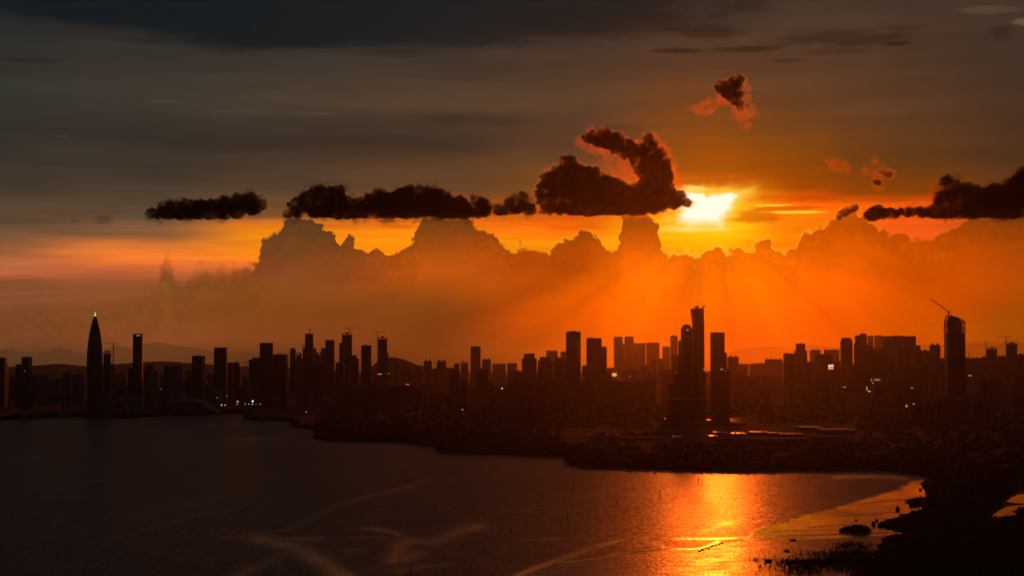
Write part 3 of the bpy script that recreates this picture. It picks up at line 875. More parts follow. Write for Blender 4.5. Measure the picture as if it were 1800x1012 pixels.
xs = list(range(-2600, -100, 250)) + list(range(-100, 1901, 5)) + list(range(2000, 4600, 250))
ys = [654, 665, 680, 700, 715] + [720 + 2 * i for i in range(0, 150)] + [1022, 1040, 1080, 1150, 1300, 1600, 2200, 3200]
X, Y = np.meshgrid(np.array(xs, float), np.array(ys, float))
calm = np.zeros(X.shape)
for pts_, w, s in STROKES:
    d = np_dist(X, Y, smooth_poly(pts_))
    calm = np.maximum(calm, s * (0.8 if pts_[0][0] < 900 else 0.85) * np.exp(-(d / (w * (1.3 if pts_[0][0] < 900 else 1.0))) ** 2))
pat = np.sqrt(((X - 1230) / 150.0) ** 2 + ((Y - 880) / 105.0) ** 2)
calm = np.maximum(calm, 0.22 * sstep(1.0, 0.5, pat))
inside = np_inside(X, Y, LAGOON)
de = np_dist(X, Y, LAGOON[:60] if len(LAGOON) > 60 else LAGOON[:-4], 0.35)
calm = np.maximum(calm, np.where(inside, 0.85, 0.0) * sstep(0, 4.5, np.where(inside, de + 0.4, 0)))
for pts_, w, s in [([(1340, 942), (1450, 939), (1560, 936)], 1.1, 0.8), ([(1425, 926), (1460, 923.5), (1500, 922)], 0.9, 0.6), ([(1470, 906), (1530, 903), (1585, 899)], 0.8, 0.5), ([(1520, 884), (1560, 880), (1605, 876)], 0.8, 0.5), ([(1360, 934), (1420, 931), (1470, 931)], 0.9, 0.6), ([(1540, 866), (1590, 861)], 0.7, 0.4)]:
    calm *= 1 - s * np.exp(-(np_dist(X, Y, smooth_poly(pts_), 0.2) / w) ** 2)
verts, faces = [], []
for yy in ys:
    for xx in xs:
        p = gnd(xx, yy)
        verts.append((max(-HX + 50, min(HX - 50, p.x)), p.y, 0.0))
nx_, ny_ = len(xs), len(ys)
for j in range(ny_ - 1):
    for i in range(nx_ - 1):
        a = j * nx_ + i
        faces.append((a + nx_, a + nx_ + 1, a + 1, a))
wm, q = new_mat('bay_water')
b = principled(q)
tco = q.n('ShaderNodeTexCoord')
so = q.n('ShaderNodeSeparateXYZ')
q.t.links.new(tco.outputs['Object'], so.inputs[0])
ca = q.n('ShaderNodeAttribute', attribute_name='calm')
cal = ca.outputs['Fac']
# wind streaks: long across the view
wv = q.xyz(q.m('MULTIPLY', so.outputs[0], 1 / 900.0), q.m('MULTIPLY', so.outputs[1], 1 / 1500.0), 0)
wn = q.noise(wv, 1.0, 7, 0.62, 1.2)
wv2 = q.xyz(q.m('MULTIPLY', so.outputs[0], 1 / 160.0), q.m('MULTIPLY', so.outputs[1], 1 / 420.0), 4.0)
wn2 = q.noise(wv2, 1.0, 6, 0.6, 0.8)
brk = q.m('MULTIPLY_ADD', q.m('SUBTRACT', wn2, 0.5), 1.5, 1.0)
cal2 = q.m('MULTIPLY', cal, brk, clamp=True)
streak = q.m('MULTIPLY', q.mr(q.m('MULTIPLY_ADD', q.m('SUBTRACT', wn2, 0.5), 0.5, wn), 0.56, 0.78), 0.22)
cal2 = q.m('MAXIMUM', cal2, streak)
b.inputs['Base Color'].default_value = (0.012, 0.012, 0.010, 1)
b.inputs['IOR'].default_value = 1.33
q.put(b.inputs['Roughness'], q.m('MULTIPLY_ADD', cal2, -0.32, 0.405))
def ripples(q, so, amp, k=1.0):
    """wave facets as slopes, patches long across the view"""
    x, y = so.outputs[0], so.outputs[1]
    a1 = q.noise(q.xyz(q.m('MULTIPLY', x, k / 3.0), q.m('MULTIPLY', y, k / 18.0), 0), 1.0, 3, 0.6, 0.3)
    a2 = q.noise(q.xyz(q.m('MULTIPLY', x, k / 5.0), q.m('MULTIPLY', y, k / 22.0), 17.0), 1.0, 3, 0.6, 0.3)
    a3 = q.noise(q.xyz(q.m('MULTIPLY', x, k / 22.0), q.m('MULTIPLY', y, k / 120.0), 29.0), 1.0, 3, 0.6, 0.5)
    sy_ = q.m('ADD', q.m('SUBTRACT', a1, 0.5), q.m('MULTIPLY', q.m('SUBTRACT', a3, 0.5), 0.3))
    sx_ = q.m('SUBTRACT', a2, 0.5)
    nv = q.n('ShaderNodeVectorMath', operation='NORMALIZE')
    q.put(nv.inputs[0], q.xyz(q.m('MULTIPLY', sx_, amp), q.m('MULTIPLY', sy_, amp), 1.0))
    return nv.outputs[0]


amp_w = q.m('MULTIPLY_ADD', cal2, -0.22, 0.235, clamp=True)
q.put(b.inputs['Normal'], ripples(q, so, amp_w))
me = bpy.data.meshes.new('water')
me.from_pydata(verts, [], faces)
at_ = me.attributes.new('calm', 'FLOAT', 'POINT')
at_.data.foreach_set('value', calm.reshape(-1))
me.materials.append(wm)
tag(link(bpy.data.objects.new('water', me)), 'dark rippled water of the wide bay with a fiery sun reflection', None, None, 'structure')

# ------------------------------------------------------------------ land
gm, q = new_mat('ground_soil')
b = principled(q)
tco = q.n('ShaderNodeTexCoord')
nz = q.noise(tco.outputs['Object'], 0.006, 6, 0.6)
nz2 = q.noise(tco.outputs['Object'], 0.05, 5, 0.6)
q.put(b.inputs['Base Color'], q.mix(nz2, q.mix(nz, (0.03, 0.035, 0.02), (0.075, 0.065, 0.05)), (0.05, 0.048, 0.035)))
b.inputs['Roughness'].default_value = 0.95
b.inputs['Specular IOR Level'].default_value = 0.15


def sheet(name, pts3, mat, label, z, skirt=None):
    bm = bmesh.new()
    vs = [bm.verts.new((p[0], p[1], z)) for p in pts3]
    f = bm.faces.new(vs)
    if f.normal.z < 0:
        f.normal_flip()
    if skirt:
        r = bmesh.ops.extrude_face_region(bm, geom=[f])
        for e in r['geom']:
            if isinstance(e, bmesh.types.BMVert):
                e.co.z = z
        for v in vs:
            v.co.z = skirt
        bm.normal_update()
    bmesh.ops.triangulate(bm, faces=bm.faces[:])
    bmesh.ops.recalc_face_normals(bm, faces=bm.faces[:])
    me = bpy.data.meshes.new(name)
    bm.to_mesh(me)
    bm.free()
    me.materials.append(mat)
    return tag(link(bpy.data.objects.new(name, me)), label, None, None, 'structure')


def rough_line(pts, n=5, amp=0.8, seed=3):
    rnd = random.Random(seed)
    out = []
    for (x0, y0), (x1, y1) in zip(pts, pts[1:]):
        for k in range(n):
            t = k / n
            out.append((x0 + (x1 - x0) * t + rnd.uniform(-1, 1) * amp * 2.5, y0 + (y1 - y0) * t + rnd.uniform(-1, 1) * amp * 0.4))
    out.append(pts[-1])
    return out


SHORE = [(-900, 752), (-300, 744), (0, 738), (60, 736), (138, 732.5), (150, 735), (210, 734.5), (300, 731), (380, 728), (428, 727), (436, 729), (431, 735), (440, 738), (500, 740), (522, 742.5), (514, 749), (535, 752), (575, 754), (588, 757), (572, 763), (556, 769), (580, 773), (640, 775), (700, 776), (742, 781), (788, 786), (775, 793), (830, 796), (900, 797.5), (960, 800), (1016, 801), (1014, 806), (1002, 813), (1035, 817), (1100, 820), (1200, 823), (1300, 825), (1400, 823.5), (1500, 824), (1560, 825), (1584, 827), (1606, 831), (1650, 836), (1720, 842), (1900, 850), (2600, 870), (3600, 890)]
sh = rough_line(SHORE, 4, 0.5)
lp = [gnd(*p) for p in sh]
lp = [(max(-HX + 60, min(HX - 60, p.x)), p.y) for p in lp]
lp += [(HX - 60, HY1 - 60), (-HX + 60, HY1 - 60)]
sheet('land', lp, gm, 'dark city ground behind the curving shoreline', 1.6, skirt=-0.6)

MARSH = [(1650, 834), (1628, 846), (1620, 850), (1628, 860), (1633, 874), (1612, 876.5), (1593, 880), (1604, 885), (1618, 888), (1632, 890), (1616, 899), (1600, 903), (1586, 908), (1570, 913.5), (1550, 919), (1545, 923), (1562, 927), (1580, 931), (1620, 933.5), (1600, 938), (1570, 942), (1552, 948), (1556, 955), (1545, 962), (1558, 966), (1540, 974), (1550, 982), (1530, 992), (1528, 1003), (1500, 1014), (1510, 1050), (1700, 1120), (3400, 1120), (3600, 895), (2600, 874), (1900, 853), (1720, 843)]
mp = [gnd(*p) for p in rough_line(MARSH, 4, 0.8, 9)]
sheet('marsh', [(p.x, p.y) for p in mp], gm, 'black overgrown marsh at the right edge of the bay', 0.5, skirt=-0.4)

mudm, q = new_mat('wet_mud')
b = principled(q)
tco = q.n('ShaderNodeTexCoord')
nz = q.noise(tco.outputs['Object'], 0.03, 6, 0.6)
so = q.n('ShaderNodeSeparateXYZ')
q.t.links.new(tco.outputs['Object'], so.inputs[0])
fine = q.noise(q.xyz(q.m('MULTIPLY', so.outputs[0], 1 / 2.5), q.m('MULTIPLY', so.outputs[1], 1 / 5.0), 0), 1.0, 4, 0.6)
q.put(b.inputs['Base Color'], q.mix(nz, (0.03, 0.024, 0.017), (0.055, 0.045, 0.032)))
q.put(b.inputs['Roughness'], q.mr(nz, 0.3, 0.7, 0.25, 0.36))
b.inputs['IOR'].default_value = 1.33
q.put(b.inputs['Normal'], ripples(q, so, 0.2, 1.6))
MUD = [(860, 1036), (912, 1013), (955, 999), (997, 990), (1040, 985), (1080, 978), (1130, 971), (1178, 966), (1226, 967), (1240, 961), (1262, 954.5), (1300, 951), (1350, 949.5), (1400, 948.5), (1480, 945), (1560, 940), (1600, 939), (1560, 1060), (1540, 1150), (800, 1150)]
mp = [gnd(*p) for p in rough_line(MUD, 4, 0.3, 4)]
sheet('mudflat', [(p.x, p.y) for p in mp], mudm, 'wet brown mudflat in the foreground below the sun glitter', 0.06)

pm, q = new_mat('still_water')
b = principled(q)
b.inputs['Base Color'].default_value = (0.012, 0.012, 0.010, 1)
b.inputs['IOR'].default_value = 1.33
tco = q.n('ShaderNodeTexCoord')
q.put(b.inputs['Roughness'], q.mr(q.noise(tco.outputs['Object'], 0.02, 4), 0.3, 0.7, 0.03, 0.06))


def pool(pts_, label, z=0.56, name='pond'):
    mp = [gnd(px, py, z) for px, py in rough_line(pts_ + [pts_[0]], 3, 0.5, 5)[:-1]]
    sheet(name, [(p.x, p.y) for p in mp], pm, label, z)


pool([(1768, 881), (1779, 873), (1788, 869), (1812, 866), (1860, 866), (1850, 878), (1815, 884), (1790, 884)], 'upper of two orange-lit ponds inside the black marsh at the right edge')
pool([(1741, 909), (1748, 902), (1757, 896), (1772, 889.5), (1800, 886.5), (1850, 886), (1840, 892), (1795, 893), (1778, 898), (1790, 905), (1770, 907), (1755, 911)], 'lower of two orange-lit ponds inside the black marsh at the right edge')
pool([(1225, 738), (1250, 735.6), (1300, 734.6), (1335, 735.4), (1332, 739), (1322, 743), (1312, 747), (1306, 748), (1300, 742), (1270, 739)], 'glowing creek mouth behind the low black sheds under the twin towers', 1.68)
pool([(1408, 752.5), (1430, 750.5), (1447, 749), (1440, 751.5), (1470, 752.6), (1500, 754.5), (1480, 755), (1440, 753.8)], 'thin glowing strip of water in the dark land right of the sheds', 1.68)

# ------------------------------------------------------------------ far hills
hillm = simple_mat('hill_woods', (0.05, 0.055, 0.04), 0.95, 0.4, 0.002, spec=0.1)


def hills(label, ridge, dist, depth, seed):
    ridge = smooth_poly(ridge, 8)
    cols = []
    rnd = random.Random(seed)
    n = len(ridge)
    rows = 14
    vs, fs = [], []
    for j in range(rows + 1):
        v = j / rows
        prof = math.sin(math.pi * min(1, max(0, v))) ** 0.9
        for i, (px, py) in enumerate(ridge):
            top = at(px, py, dist)
            y = dist + (v - 0.5) * depth
            nn = noise.fractal(Vector((top.x * 0.0004, y * 0.0004, seed)), 0.9, 2.0, 5)
            z = max(0, top.z) * prof
            if 0 < j < rows and j != rows // 2:
                z *= (1 + 0.22 * nn)
                z = min(z, max(0, top.z) * 0.985)
            z += 6 * noise.fractal(Vector((top.x * 0.01, y * 0.01, seed + 4)), 0.9, 2.0, 3) * prof
            vs.append((top.x, y, z))
    for j in range(rows):
        for i in range(n - 1):
            a = j * n + i
            fs.append((a, a + 1, a + n + 1, a + n))
    me = bpy.data.meshes.new('hills')
    me.from_pydata(vs, [], fs)
    me.materials.append(hillm)
    me.polygons.foreach_set('use_smooth', [True] * len(me.polygons))
    tag(link(bpy.data.objects.new('hills', me)), label, None, None, 'structure')


hills('faint low foothills on the horizon behind the bullet shaped tower', [(-260, 650), (-60, 647), (30, 644), (80, 641), (110, 639), (150, 643), (200, 640), (250, 636), (290, 635), (340, 638), (400, 642), (460, 644), (520, 646), (600, 651)], 26000, 3500, 1)
hills('low dark wooded hill right of the tall tower under construction', [(640, 655), (655, 642), (668, 633), (680, 628.5), (690, 627), (700, 629), (712, 632), (724, 637), (734, 642), (750, 652), (770, 660)], 15000, 2200, 2)
hills('low hazy foothills on the horizon right of the sun', [(1260, 650), (1310, 640), (1360, 636), (1420, 635), (1480, 638), (1560, 636), (1640, 635), (1720, 633), (1780, 630), (1850, 634), (2000, 646)], 26000, 3000, 3)

# ------------------------------------------------------------------ city
GZ = 1.6
rb = random.Random(11)


def place(x0, x1, ytop, km):
    Yd = km * 1000.0
    a, b = at(x0, ytop, Yd), at(x1, ytop, Yd)
    return (a.x + b.x) / 2, Yd, (b.x - a.x), a.z - GZ


def plan_rect(w, d):
    return [(-w / 2, -d / 2), (w / 2, -d / 2), (w / 2, d / 2), (-w / 2, d / 2)]


def plan_notched(w, d, n):
    """apartment plan: the long sides are cut by light wells"""
    pts = []
    bw = w / n
    g_ = min(bw * 0.28, 5.0)
    dp = min(d * 0.22, 6.0)
    for i in range(n):
        x = -w / 2 + i * bw
        pts += [(x, -d / 2), (x + bw - (g_ if i < n - 1 else 0), -d / 2)]
        if i < n - 1:
            pts += [(x + bw - g_, -d / 2 + dp), (x + bw, -d / 2 + dp)]
    for i in range(n - 1, -1, -1):
        x = -w / 2 + i * bw
        pts += [(x + bw, d / 2), (x + (g_ if i > 0 else 0), d / 2)]
        if i > 0:
            pts += [(x + g_, d / 2 - dp), (x, d / 2 - dp)]
    return pts


def chamfer(w, d, c):
    return [(-w / 2 + c, -d / 2), (w / 2 - c, -d / 2), (w / 2, -d / 2 + c), (w / 2, d / 2 - c), (w / 2 - c, d / 2), (-w / 2 + c, d / 2), (-w / 2, d / 2 - c), (-w / 2, -d / 2 + c)]


def building(x0, x1, ytop, km, style, label, mat=None, group=None, name=None, yaw=None, parts=True, depth=None):
    cx, cy, w, h = place(x0, x1, ytop, km)
    h = max(h, 6.0)
    yaw = rb.uniform(-0.25, 0.25) if yaw is None else yaw
    rt = depth if depth else rb.uniform(0.6, 0.95)
    if w > 90:
        rt *= 0.45
    w = w / (abs(math.cos(yaw)) + rt * abs(math.sin(yaw)))
    d = w * rt
    nm = name or ('apartment_tower' if style in ('resid', 'peak') else 'office_tower' if h > 60 else 'city_block')
    root = empty(nm, (cx, cy, GZ), yaw)
    tag(root, label, 'building' if h < 60 else 'tower', group)
    if mat is None:
        mat = {'slab': 'glass', 'glass': 'glass', 'step': 'concrete', 'resid': 'concrete', 'peak': 'concrete', 'bare': 'bare', 'round': 'glass', 'low': 'concrete', 'cham': 'glass'}.get(style, 'concrete')
    fm = M[mat]
    b_ = MB()
    rf = MB()
    if style in ('slab', 'glass', 'low'):
        b_.prism(plan_rect(w, d), -2, h - 3.0)
        b_.build('facade', fm, root)
        t = 1.2
        for (ax0, ax1, ay0, ay1) in ((-w / 2, w / 2, -d / 2, -d / 2 + t), (-w / 2, w / 2, d / 2 - t, d / 2), (-w / 2, -w / 2 + t, -d / 2 + t, d / 2 - t), (w / 2 - t, w / 2, -d / 2 + t, d / 2 - t)):
            rf.box(ax0, ax1, ay0, ay1, h - 2.99, h if h > 25 else h - 1.8)
        par = rf.build('parapet', M['roof'], root)
        if parts:
            p = MB()
            k = rb.uniform(0.25, 0.5)
            ox = rb.uniform(-0.2, 0.2) * w
            p.box(ox - k * w / 2, ox + k * w / 2, -d * 0.2, d * 0.2, h - 2.98, h + (rb.uniform(0.5, 3.0) if h > 40 else 1))
            p.build('roof_plant', M['roof'], par)
    elif style == 'step':
        h1 = h * rb.uniform(0.86, 0.94)
        b_.prism(plan_rect(w, d), -2, h1)
        b_.build('facade', fm, root)
        c = MB()
        c.prism(plan_rect(w * 0.72, d * 0.72), h1 + 0.01, h)
        c.build('crown', fm, root)
    elif style in ('resid', 'peak'):
        n = max(2, int(round(w / 16)))
        h1 = h - (6 if style == 'resid' else 11)
        b_.prism(plan_notched(w, d, min(n, 12)), -2, h1)
        b_.build('facade', fm, root)
        nb = min(max(1, int(round(w / 30))), 7)
        for i in range(nb):
            c = MB()
            bx = -w / 2 + (i + 0.5) * w / nb
            c.box(bx - 4.5, bx + 4.5, -d * 0.22, d * 0.22, h1 + 0.01, h - (3 if style == 'peak' else 0))
            if style == 'peak':
                c.prism([(bx - 3, -3), (bx + 3, -3), (bx + 3, 3), (bx - 3, 3)], h - 2.99, h, 0.4)
            c.build('roof_house', M['roof'], root)
    elif style == 'cham':
        b_.prism(chamfer(w, d, w * 0.2), -2, h * 0.93)
        b_.build('facade', fm, root)
        c = MB()
        c.prism(chamfer(w, d, w * 0.2), h * 0.93 + 0.01, h, 0.72)
        c.build('crown', fm, root)
    elif style == 'round':
        b_.lathe([(w / 2, -2), (w / 2, h * 0.96), (w * 0.42, h * 0.985), (w * 0.25, h)], 24, (1, rt))
        b_.build('facade', fm, root, True)
    elif style == 'bare':
        b_.prism(plan_rect(w, d), -2, h - 14)
        b_.build('facade', fm, root)
        c = MB()
        nn = 4
        for i in range(nn):
            for j in range(3):
                px_, py_ = -w / 2 + 1.5 + i * (w - 3) / (nn - 1), -d / 2 + 1.5 + j * (d - 3) / 2
                c.box(px_ - 1.2, px_ + 1.2, py_ - 1.2, py_ + 1.2, h - 13.99, h - rb.uniform(0, 5))
        c.box(-w / 2, w / 2, -d / 2, d / 2, h - 9.5, h - 8.8)
        c.box(-w * 0.2, w * 0.15, -d * 0.2, d * 0.2, h - 8.79, h - 1)
        c.build('column_frame', M['bare'], root)
    return root


B = building
# --- left part, from the frame edge to the bullet shaped tower
B(-6, 10.5, 628.5, 7.6, 'glass', 'dark flat-roofed tower cut off by the left edge of the photo')
B(3, 14, 640, 8.2, 'slab', 'lower dark block half hidden behind the tower at the left edge')
B(28, 39, 640, 7.9, 'slab', 'shorter dark block joined to the left side of the second tower from the left edge')
B(39, 55.5, 627.5, 7.6, 'glass', 'dark square tower second from the left edge with a shorter block at its side')
B(56.5, 64, 657, 8.6, 'resid', 'small low block just right of the second tower from the left edge')
B(67, 90, 662, 9.4, 'resid', 'low wide apartment block midway between the left edge and the bullet shaped tower')
B(91, 110, 664, 9.2, 'low', 'low flat block left of the stepped block beside the bullet shaped tower')
B(111, 127, 654, 8.6, 'step', 'stepped grey block with a raised middle left of the bullet shaped tower')
B(128, 151, 658, 8.8, 'low', 'wide flat block directly left of the bullet shaped tower', 'concrete')
B(16, 29, 661, 9.6, 'resid', 'low apartment block between the first and second towers at the left edge')
B(182, 195, 615.5, 7.3, 'bare', 'unfinished tower with an open top storey touching the bullet shaped tower')
B(194, 201.5, 640, 7.5, 'slab', 'narrow slab under the crane right of the bullet shaped tower', 'bare')
B(202, 224, 657, 9.6, 'low', 'low wide block between the crane and the lone slender tower')
B(225, 236, 646, 8.0, 'slab', 'short dark block leaning on the lone slender tower from the left')
B(234, 251.5, 586.5, 7.9, 'glass', 'lone slender tall tower with two pale lights at its top', yaw=0.08, name='office_tower')
B(254, 273, 641.5, 8.3, 'step', 'mid height stepped block right of the lone slender tower')
B(272.5, 278.5, 650, 8.6, 'slab', 'thin low block right of the stepped block by the slender tower')
B(279, 289, 656, 9.2, 'low', 'low block between the stepped block and the pale striped block')
B(289, 299, 643.5, 8.2, 'slab', 'dark block attached left of the pale striped block')
B(298, 321.5, 639.5, 7.9, 'resid', 'pale block with vertical stripes above the arched stadium roof', 'pale', yaw=0.02)
B(327, 339, 650, 8.6, 'slab', 'low block between the pale striped block and the dark tower right of it')
B(338.5, 360, 625, 8.0, 'glass', 'plain dark tower right of the pale striped block')
B(361, 377, 656, 9.4, 'round', 'low round-topped block between two plain dark towers')
B(377, 399.5, 610.5, 8.0, 'glass', 'tall plain dark tower left of the small crane', yaw=0.03)
B(400, 411, 637, 8.3, 'slab', 'short slab attached to the right of the tall plain dark tower')
B(409, 423, 636, 8.7, 'step', 'stepped block between the tall plain dark tower and the small crane')
B(424, 437, 658, 9.6, 'bare', 'low unfinished block under the small crane')
B(437, 458, 631.5, 8.0, 'slab', 'dark block left of the tall tapering office tower')
B(443, 457, 628, 8.6, 'slab', 'block peeking out behind the dark block left of the tapering office tower')
B(457, 480.5, 602.5, 7.9, 'glass', 'tall dark office tower above the row of shore floodlights', yaw=0.04)
B(480.5, 506, 622.5, 8.1, 'slab', 'broad dark tower attached right of the office tower above the floodlights')
# --- centre left cluster
B(509, 520.5, 611.5, 10.6, 'cham', 'slender hazy tower with a chamfered top left of the cluster')
B(519, 532, 620, 11.0, 'step', 'hazy stepped tower with a red light on its shoulder')
B(532, 555.5, 612, 10.9, 'slab', 'broad hazy tower body around the tapering tower with a crane on top', 'bare')
B(555, 564, 619.5, 11.2, 'slab', 'hazy narrow slab carrying a red light between two towers')
B(564, 572, 612, 10.8, 'slab', 'narrow hazy slab attached left of the flat-topped tower in the cluster')
B(571, 588.5, 597.5, 10.6, 'glass', 'flat-topped hazy tower in the middle of the cluster left of centre')
B(548, 570, 635, 8.4, 'slab', 'near dark block in front of the hazy crane-topped tower')
B(596, 603, 602.5, 10.2, 'slab', 'thin hazy shaft attached left of the tall tower with a long crane jib')
B(601, 619, 583.5, 10.0, 'bare', 'tall hazy tower under a long crane jib left of centre', yaw=0.05)
B(590, 607, 637, 9.0, 'slab', 'dark lower block in front of the tall tower with the long jib')
B(607, 631, 624, 8.6, 'step', 'dark mid height block with a step in front of the long jib tower')
B(635, 653, 606.5, 8.2, 'glass', 'sharp dark slab tower standing alone left of the unfinished tower', yaw=0.03)
B(664.5, 680.5, 590.5, 9.0, 'bare', 'tall unfinished tower with scaffolding and a crane on its left edge', yaw=0.02)
B(679.5, 683, 620, 9.1, 'slab', 'thin service core right of the tall unfinished tower', 'bare')
B(689, 704, 635, 12.5, 'peak', 'pale hazy apartment tower in front of the wooded hill')
B(706, 725, 642, 12.0, 'resid', 'wide hazy apartment block right of the wooded hill crest')
B(727, 744, 641, 12.5, 'resid', 'hazy apartment block at the foot of the wooded hill')
B(745, 759.5, 631.5, 11.8, 'peak', 'left one of two hazy towers with peaked roofs near the centre')
B(768, 784.5, 631.5, 11.8, 'peak', 'right one of two hazy towers with peaked roofs near the centre')
B(759, 769, 646, 12.2, 'resid', 'low hazy block between the two peaked towers')
B(784, 798, 645, 12.2, 'resid', 'low hazy block right of the two peaked towers')
B(797, 809, 638, 12.6, 'round', 'round-shouldered hazy block left of the boxy hazy tower')
B(810, 823, 635.5, 12.4, 'bare', 'hazy unfinished block with a luffing crane near the centre')
B(827, 845, 608.5, 12.0, 'glass', 'boxy hazy tower standing clear of its neighbours near the centre', 'concrete', yaw=0.02)
B(847, 863, 629, 14.0, 'peak', 'faint peaked tower right of the boxy hazy tower')
B(865, 889, 638, 15.5, 'resid', 'faint wide block right of the boxy hazy tower')
B(891, 909, 637, 16.0, 'resid', 'faint block left of the dark square pair near the centre')
B(793, 808, 648.5, 7.8, 'glass', 'near dark narrow tower in front of the hazy centre blocks', yaw=0.03)
B(808, 821, 666, 7.9, 'slab', 'lower dark shaft attached right of the near narrow tower')
B(837, 858, 647.5, 7.6, 'glass', 'near dark tower with a lit podium under its foot')
B(826, 857, 683, 7.3, 'low', 'striped podium block under the near dark tower', 'pale', yaw=0.0)
B(600, 742, 677.5, 8.0, 'low', 'very wide low dark slab building left of centre', 'brown', yaw=0.0, depth=0.35)
B(742, 790, 690, 8.4, 'resid', 'wide apartment block right of the very wide dark slab')
# --- centre right
B(893, 918, 650, 9.6, 'resid', 'dark apartment block left of the dark square pair')
B(917, 943.5, 621, 9.2, 'step', 'dark square tower with a small raised crown, left of a pair')
B(945, 970.5, 627, 9.4, 'step', 'dark square tower right of the one with the raised crown')
B(973, 997, 628, 8.6, 'step', 'dark block touching the left side of the tall tower with a glassy strip')
B(960, 980.5, 615, 17.0, 'resid', 'faint pale block seen behind the dark square pair')
B(985, 997, 617, 17.5, 'resid', 'faint pale block just left of the tall tower with a glassy strip')
t_ = B(995, 1020.5, 582.7, 8.2, 'glass', 'tall sharp dark tower with a bright glassy strip near its right edge', yaw=0.0, name='office_tower')
B(1023, 1033, 642, 9.4, 'slab', 'low dark block between the two sharp dark towers')
B(1031, 1057, 594, 8.5, 'glass', 'second sharp dark tower with a lower wing on its right', yaw=0.0)
B(1056.5, 1067, 609, 8.8, 'slab', 'lower wing attached right of the second sharp dark tower')
B(1055, 1077, 656, 8.2, 'low', 'low roof block beside the orange window reflection')
B(1079, 1094.5, 591, 19.0, 'resid', 'left of twin faint orange-veiled towers far behind', 'concrete')
B(1098, 1113.5, 590.5, 19.0, 'resid', 'right of twin faint orange-veiled towers far behind', 'concrete')
B(1114, 1135, 602, 19.5, 'resid', 'faint broad block right of the twin veiled towers')
B(1136, 1159, 601, 19.5, 'resid', 'faint broad block with a toothed roof left of the slim faint tower')
B(1094, 1099, 604, 20.0, 'slab', 'faint link block between the twin veiled towers')
B(1164, 1178, 609, 18.0, 'slab', 'faint lower block left of the slim faint tower')
B(1177, 1192.5, 589, 18.0, 'round', 'slim faint tower just left of the domed dark tower')
B(1095, 1122, 651, 10.6, 'low', 'dark low block with a small light on its roof')
B(1123, 1145, 648.5, 10.8, 'step', 'dark low stepped block left of the round-topped pair')
B(1141, 1154, 630, 13.0, 'round', 'left of two round-topped hazy blocks')
B(1154, 1168, 630, 13.0, 'round', 'right of two round-topped hazy blocks')
B(1122, 1141, 640, 14.0, 'resid', 'hazy block left of the two round-topped blocks')
B(1100, 1120, 641, 15.0, 'resid', 'faint block below the twin veiled towers')
B(1060, 1080, 645, 15.0, 'resid', 'faint block right of the second sharp dark tower')
B(1160, 1181, 648, 9.4, 'slab', 'dark block with a red lamp left of the dark skyscraper cluster')
B(1180, 1193, 623.5, 9.8, 'slab', 'hazy slab between the red-lamp block and the domed tower')
# row of long striped apartment slabs
for i_, (a_, b2_, y_) in enumerate([(865, 893, 676), (893, 925, 669), (927, 962, 668), (964, 1003, 668.5), (1018, 1050, 668), (1051, 1086, 666), (1088, 1120, 667), (1121, 1152, 664)]):
    B(a_, b2_, y_, 7.5 + 0.1 * (i_ % 3), 'resid', ['apartment slab at the left end of the long striped row below the centre', 'second apartment slab of the long striped row, under the square pair', 'third apartment slab of the long striped row, left of the tall tower with a glassy strip', 'apartment slab of the striped row right below the tall tower with a glassy strip', 'apartment slab of the striped row under the second sharp dark tower', 'apartment slab of the striped row under the orange window reflection', 'apartment slab of the striped row below the twin veiled towers', 'apartment slab at the right end of the long striped row'][i_],
      'brown', group='long row of striped apartment slabs', name='apartment_slab', yaw=0.0, depth=0.8)
# --- dark skyscraper cluster
B(1192, 1199, 598, 6.9, 'round', 'rounded lower shaft on the left flank of the domed dark tower')
B(1182, 1240, 655.5, 6.7, 'slab', 'broad dark base block under the tallest skyscraper cluster', 'glass', yaw=0.0, depth=0.7)
B(1175, 1186, 672, 6.6, 'slab', 'lower step left of the broad dark base block', 'glass', yaw=0.0)
B(1178, 1236, 700, 6.45, 'low', 'dark podium at the foot of the tallest skyscraper cluster', 'glass', yaw=0.0)
B(1249, 1273, 584, 7.1, 'glass', 'flat-topped dark tower right of the tallest skyscraper', yaw=0.0)
B(1272.5, 1277.5, 620, 7.2, 'slab', 'narrow shoulder on the right side of the flat-topped dark tower')
B(1276, 1283, 650, 7.2, 'slab', 'low flared foot right of the flat-topped dark tower')
B(1279, 1298, 625, 10.5, 'resid', 'hazy block right of the flat-topped dark tower')
B(1298, 1313, 638.5, 11.5, 'resid', 'hazy low block two places right of the flat-topped dark tower')
B(1285, 1308, 659, 8.2, 'resid', 'left of two dark apartment slabs right of the skyscrapers', 'brown')
B(1309, 1336, 660, 8.2, 'resid', 'right of two dark apartment slabs right of the skyscrapers', 'brown')
B(1318, 1345, 638, 13.5, 'resid', 'hazy apartment block below the low ridge')
B(1344, 1376, 629.5, 13.0, 'resid', 'hazy wide block left of the dark square tower with a taller neighbour')
B(1340, 1372, 658, 10.0, 'resid', 'dim apartment block in front of the hazy wide block')
B(1376, 1397, 621, 9.2, 'slab', 'dark square tower left of the taller notched tower')
B(1396, 1418, 603.5, 9.6, 'step', 'taller notched tower with a mast right of the dark square tower')
B(1418, 1433, 636, 10.2, 'slab', 'dark low block right of the taller notched tower')
B(1424, 1442, 613.5, 15.0, 'resid', 'faint block behind the dark block with the lit screen')
B(1448, 1476, 613, 15.0, 'resid', 'faint wide block left of the chamfered tower pair')
B(1431, 1463, 622, 9.8, 'low', 'dark block carrying the bright lit screen', 'glass', yaw=0.0)
B(1463, 1478, 634, 10.0, 'slab', 'dark block right of the bright lit screen')
B(1477.5, 1498, 593.5, 9.4, 'cham', 'dark tower with cut corners, left of a pair', yaw=0.0)
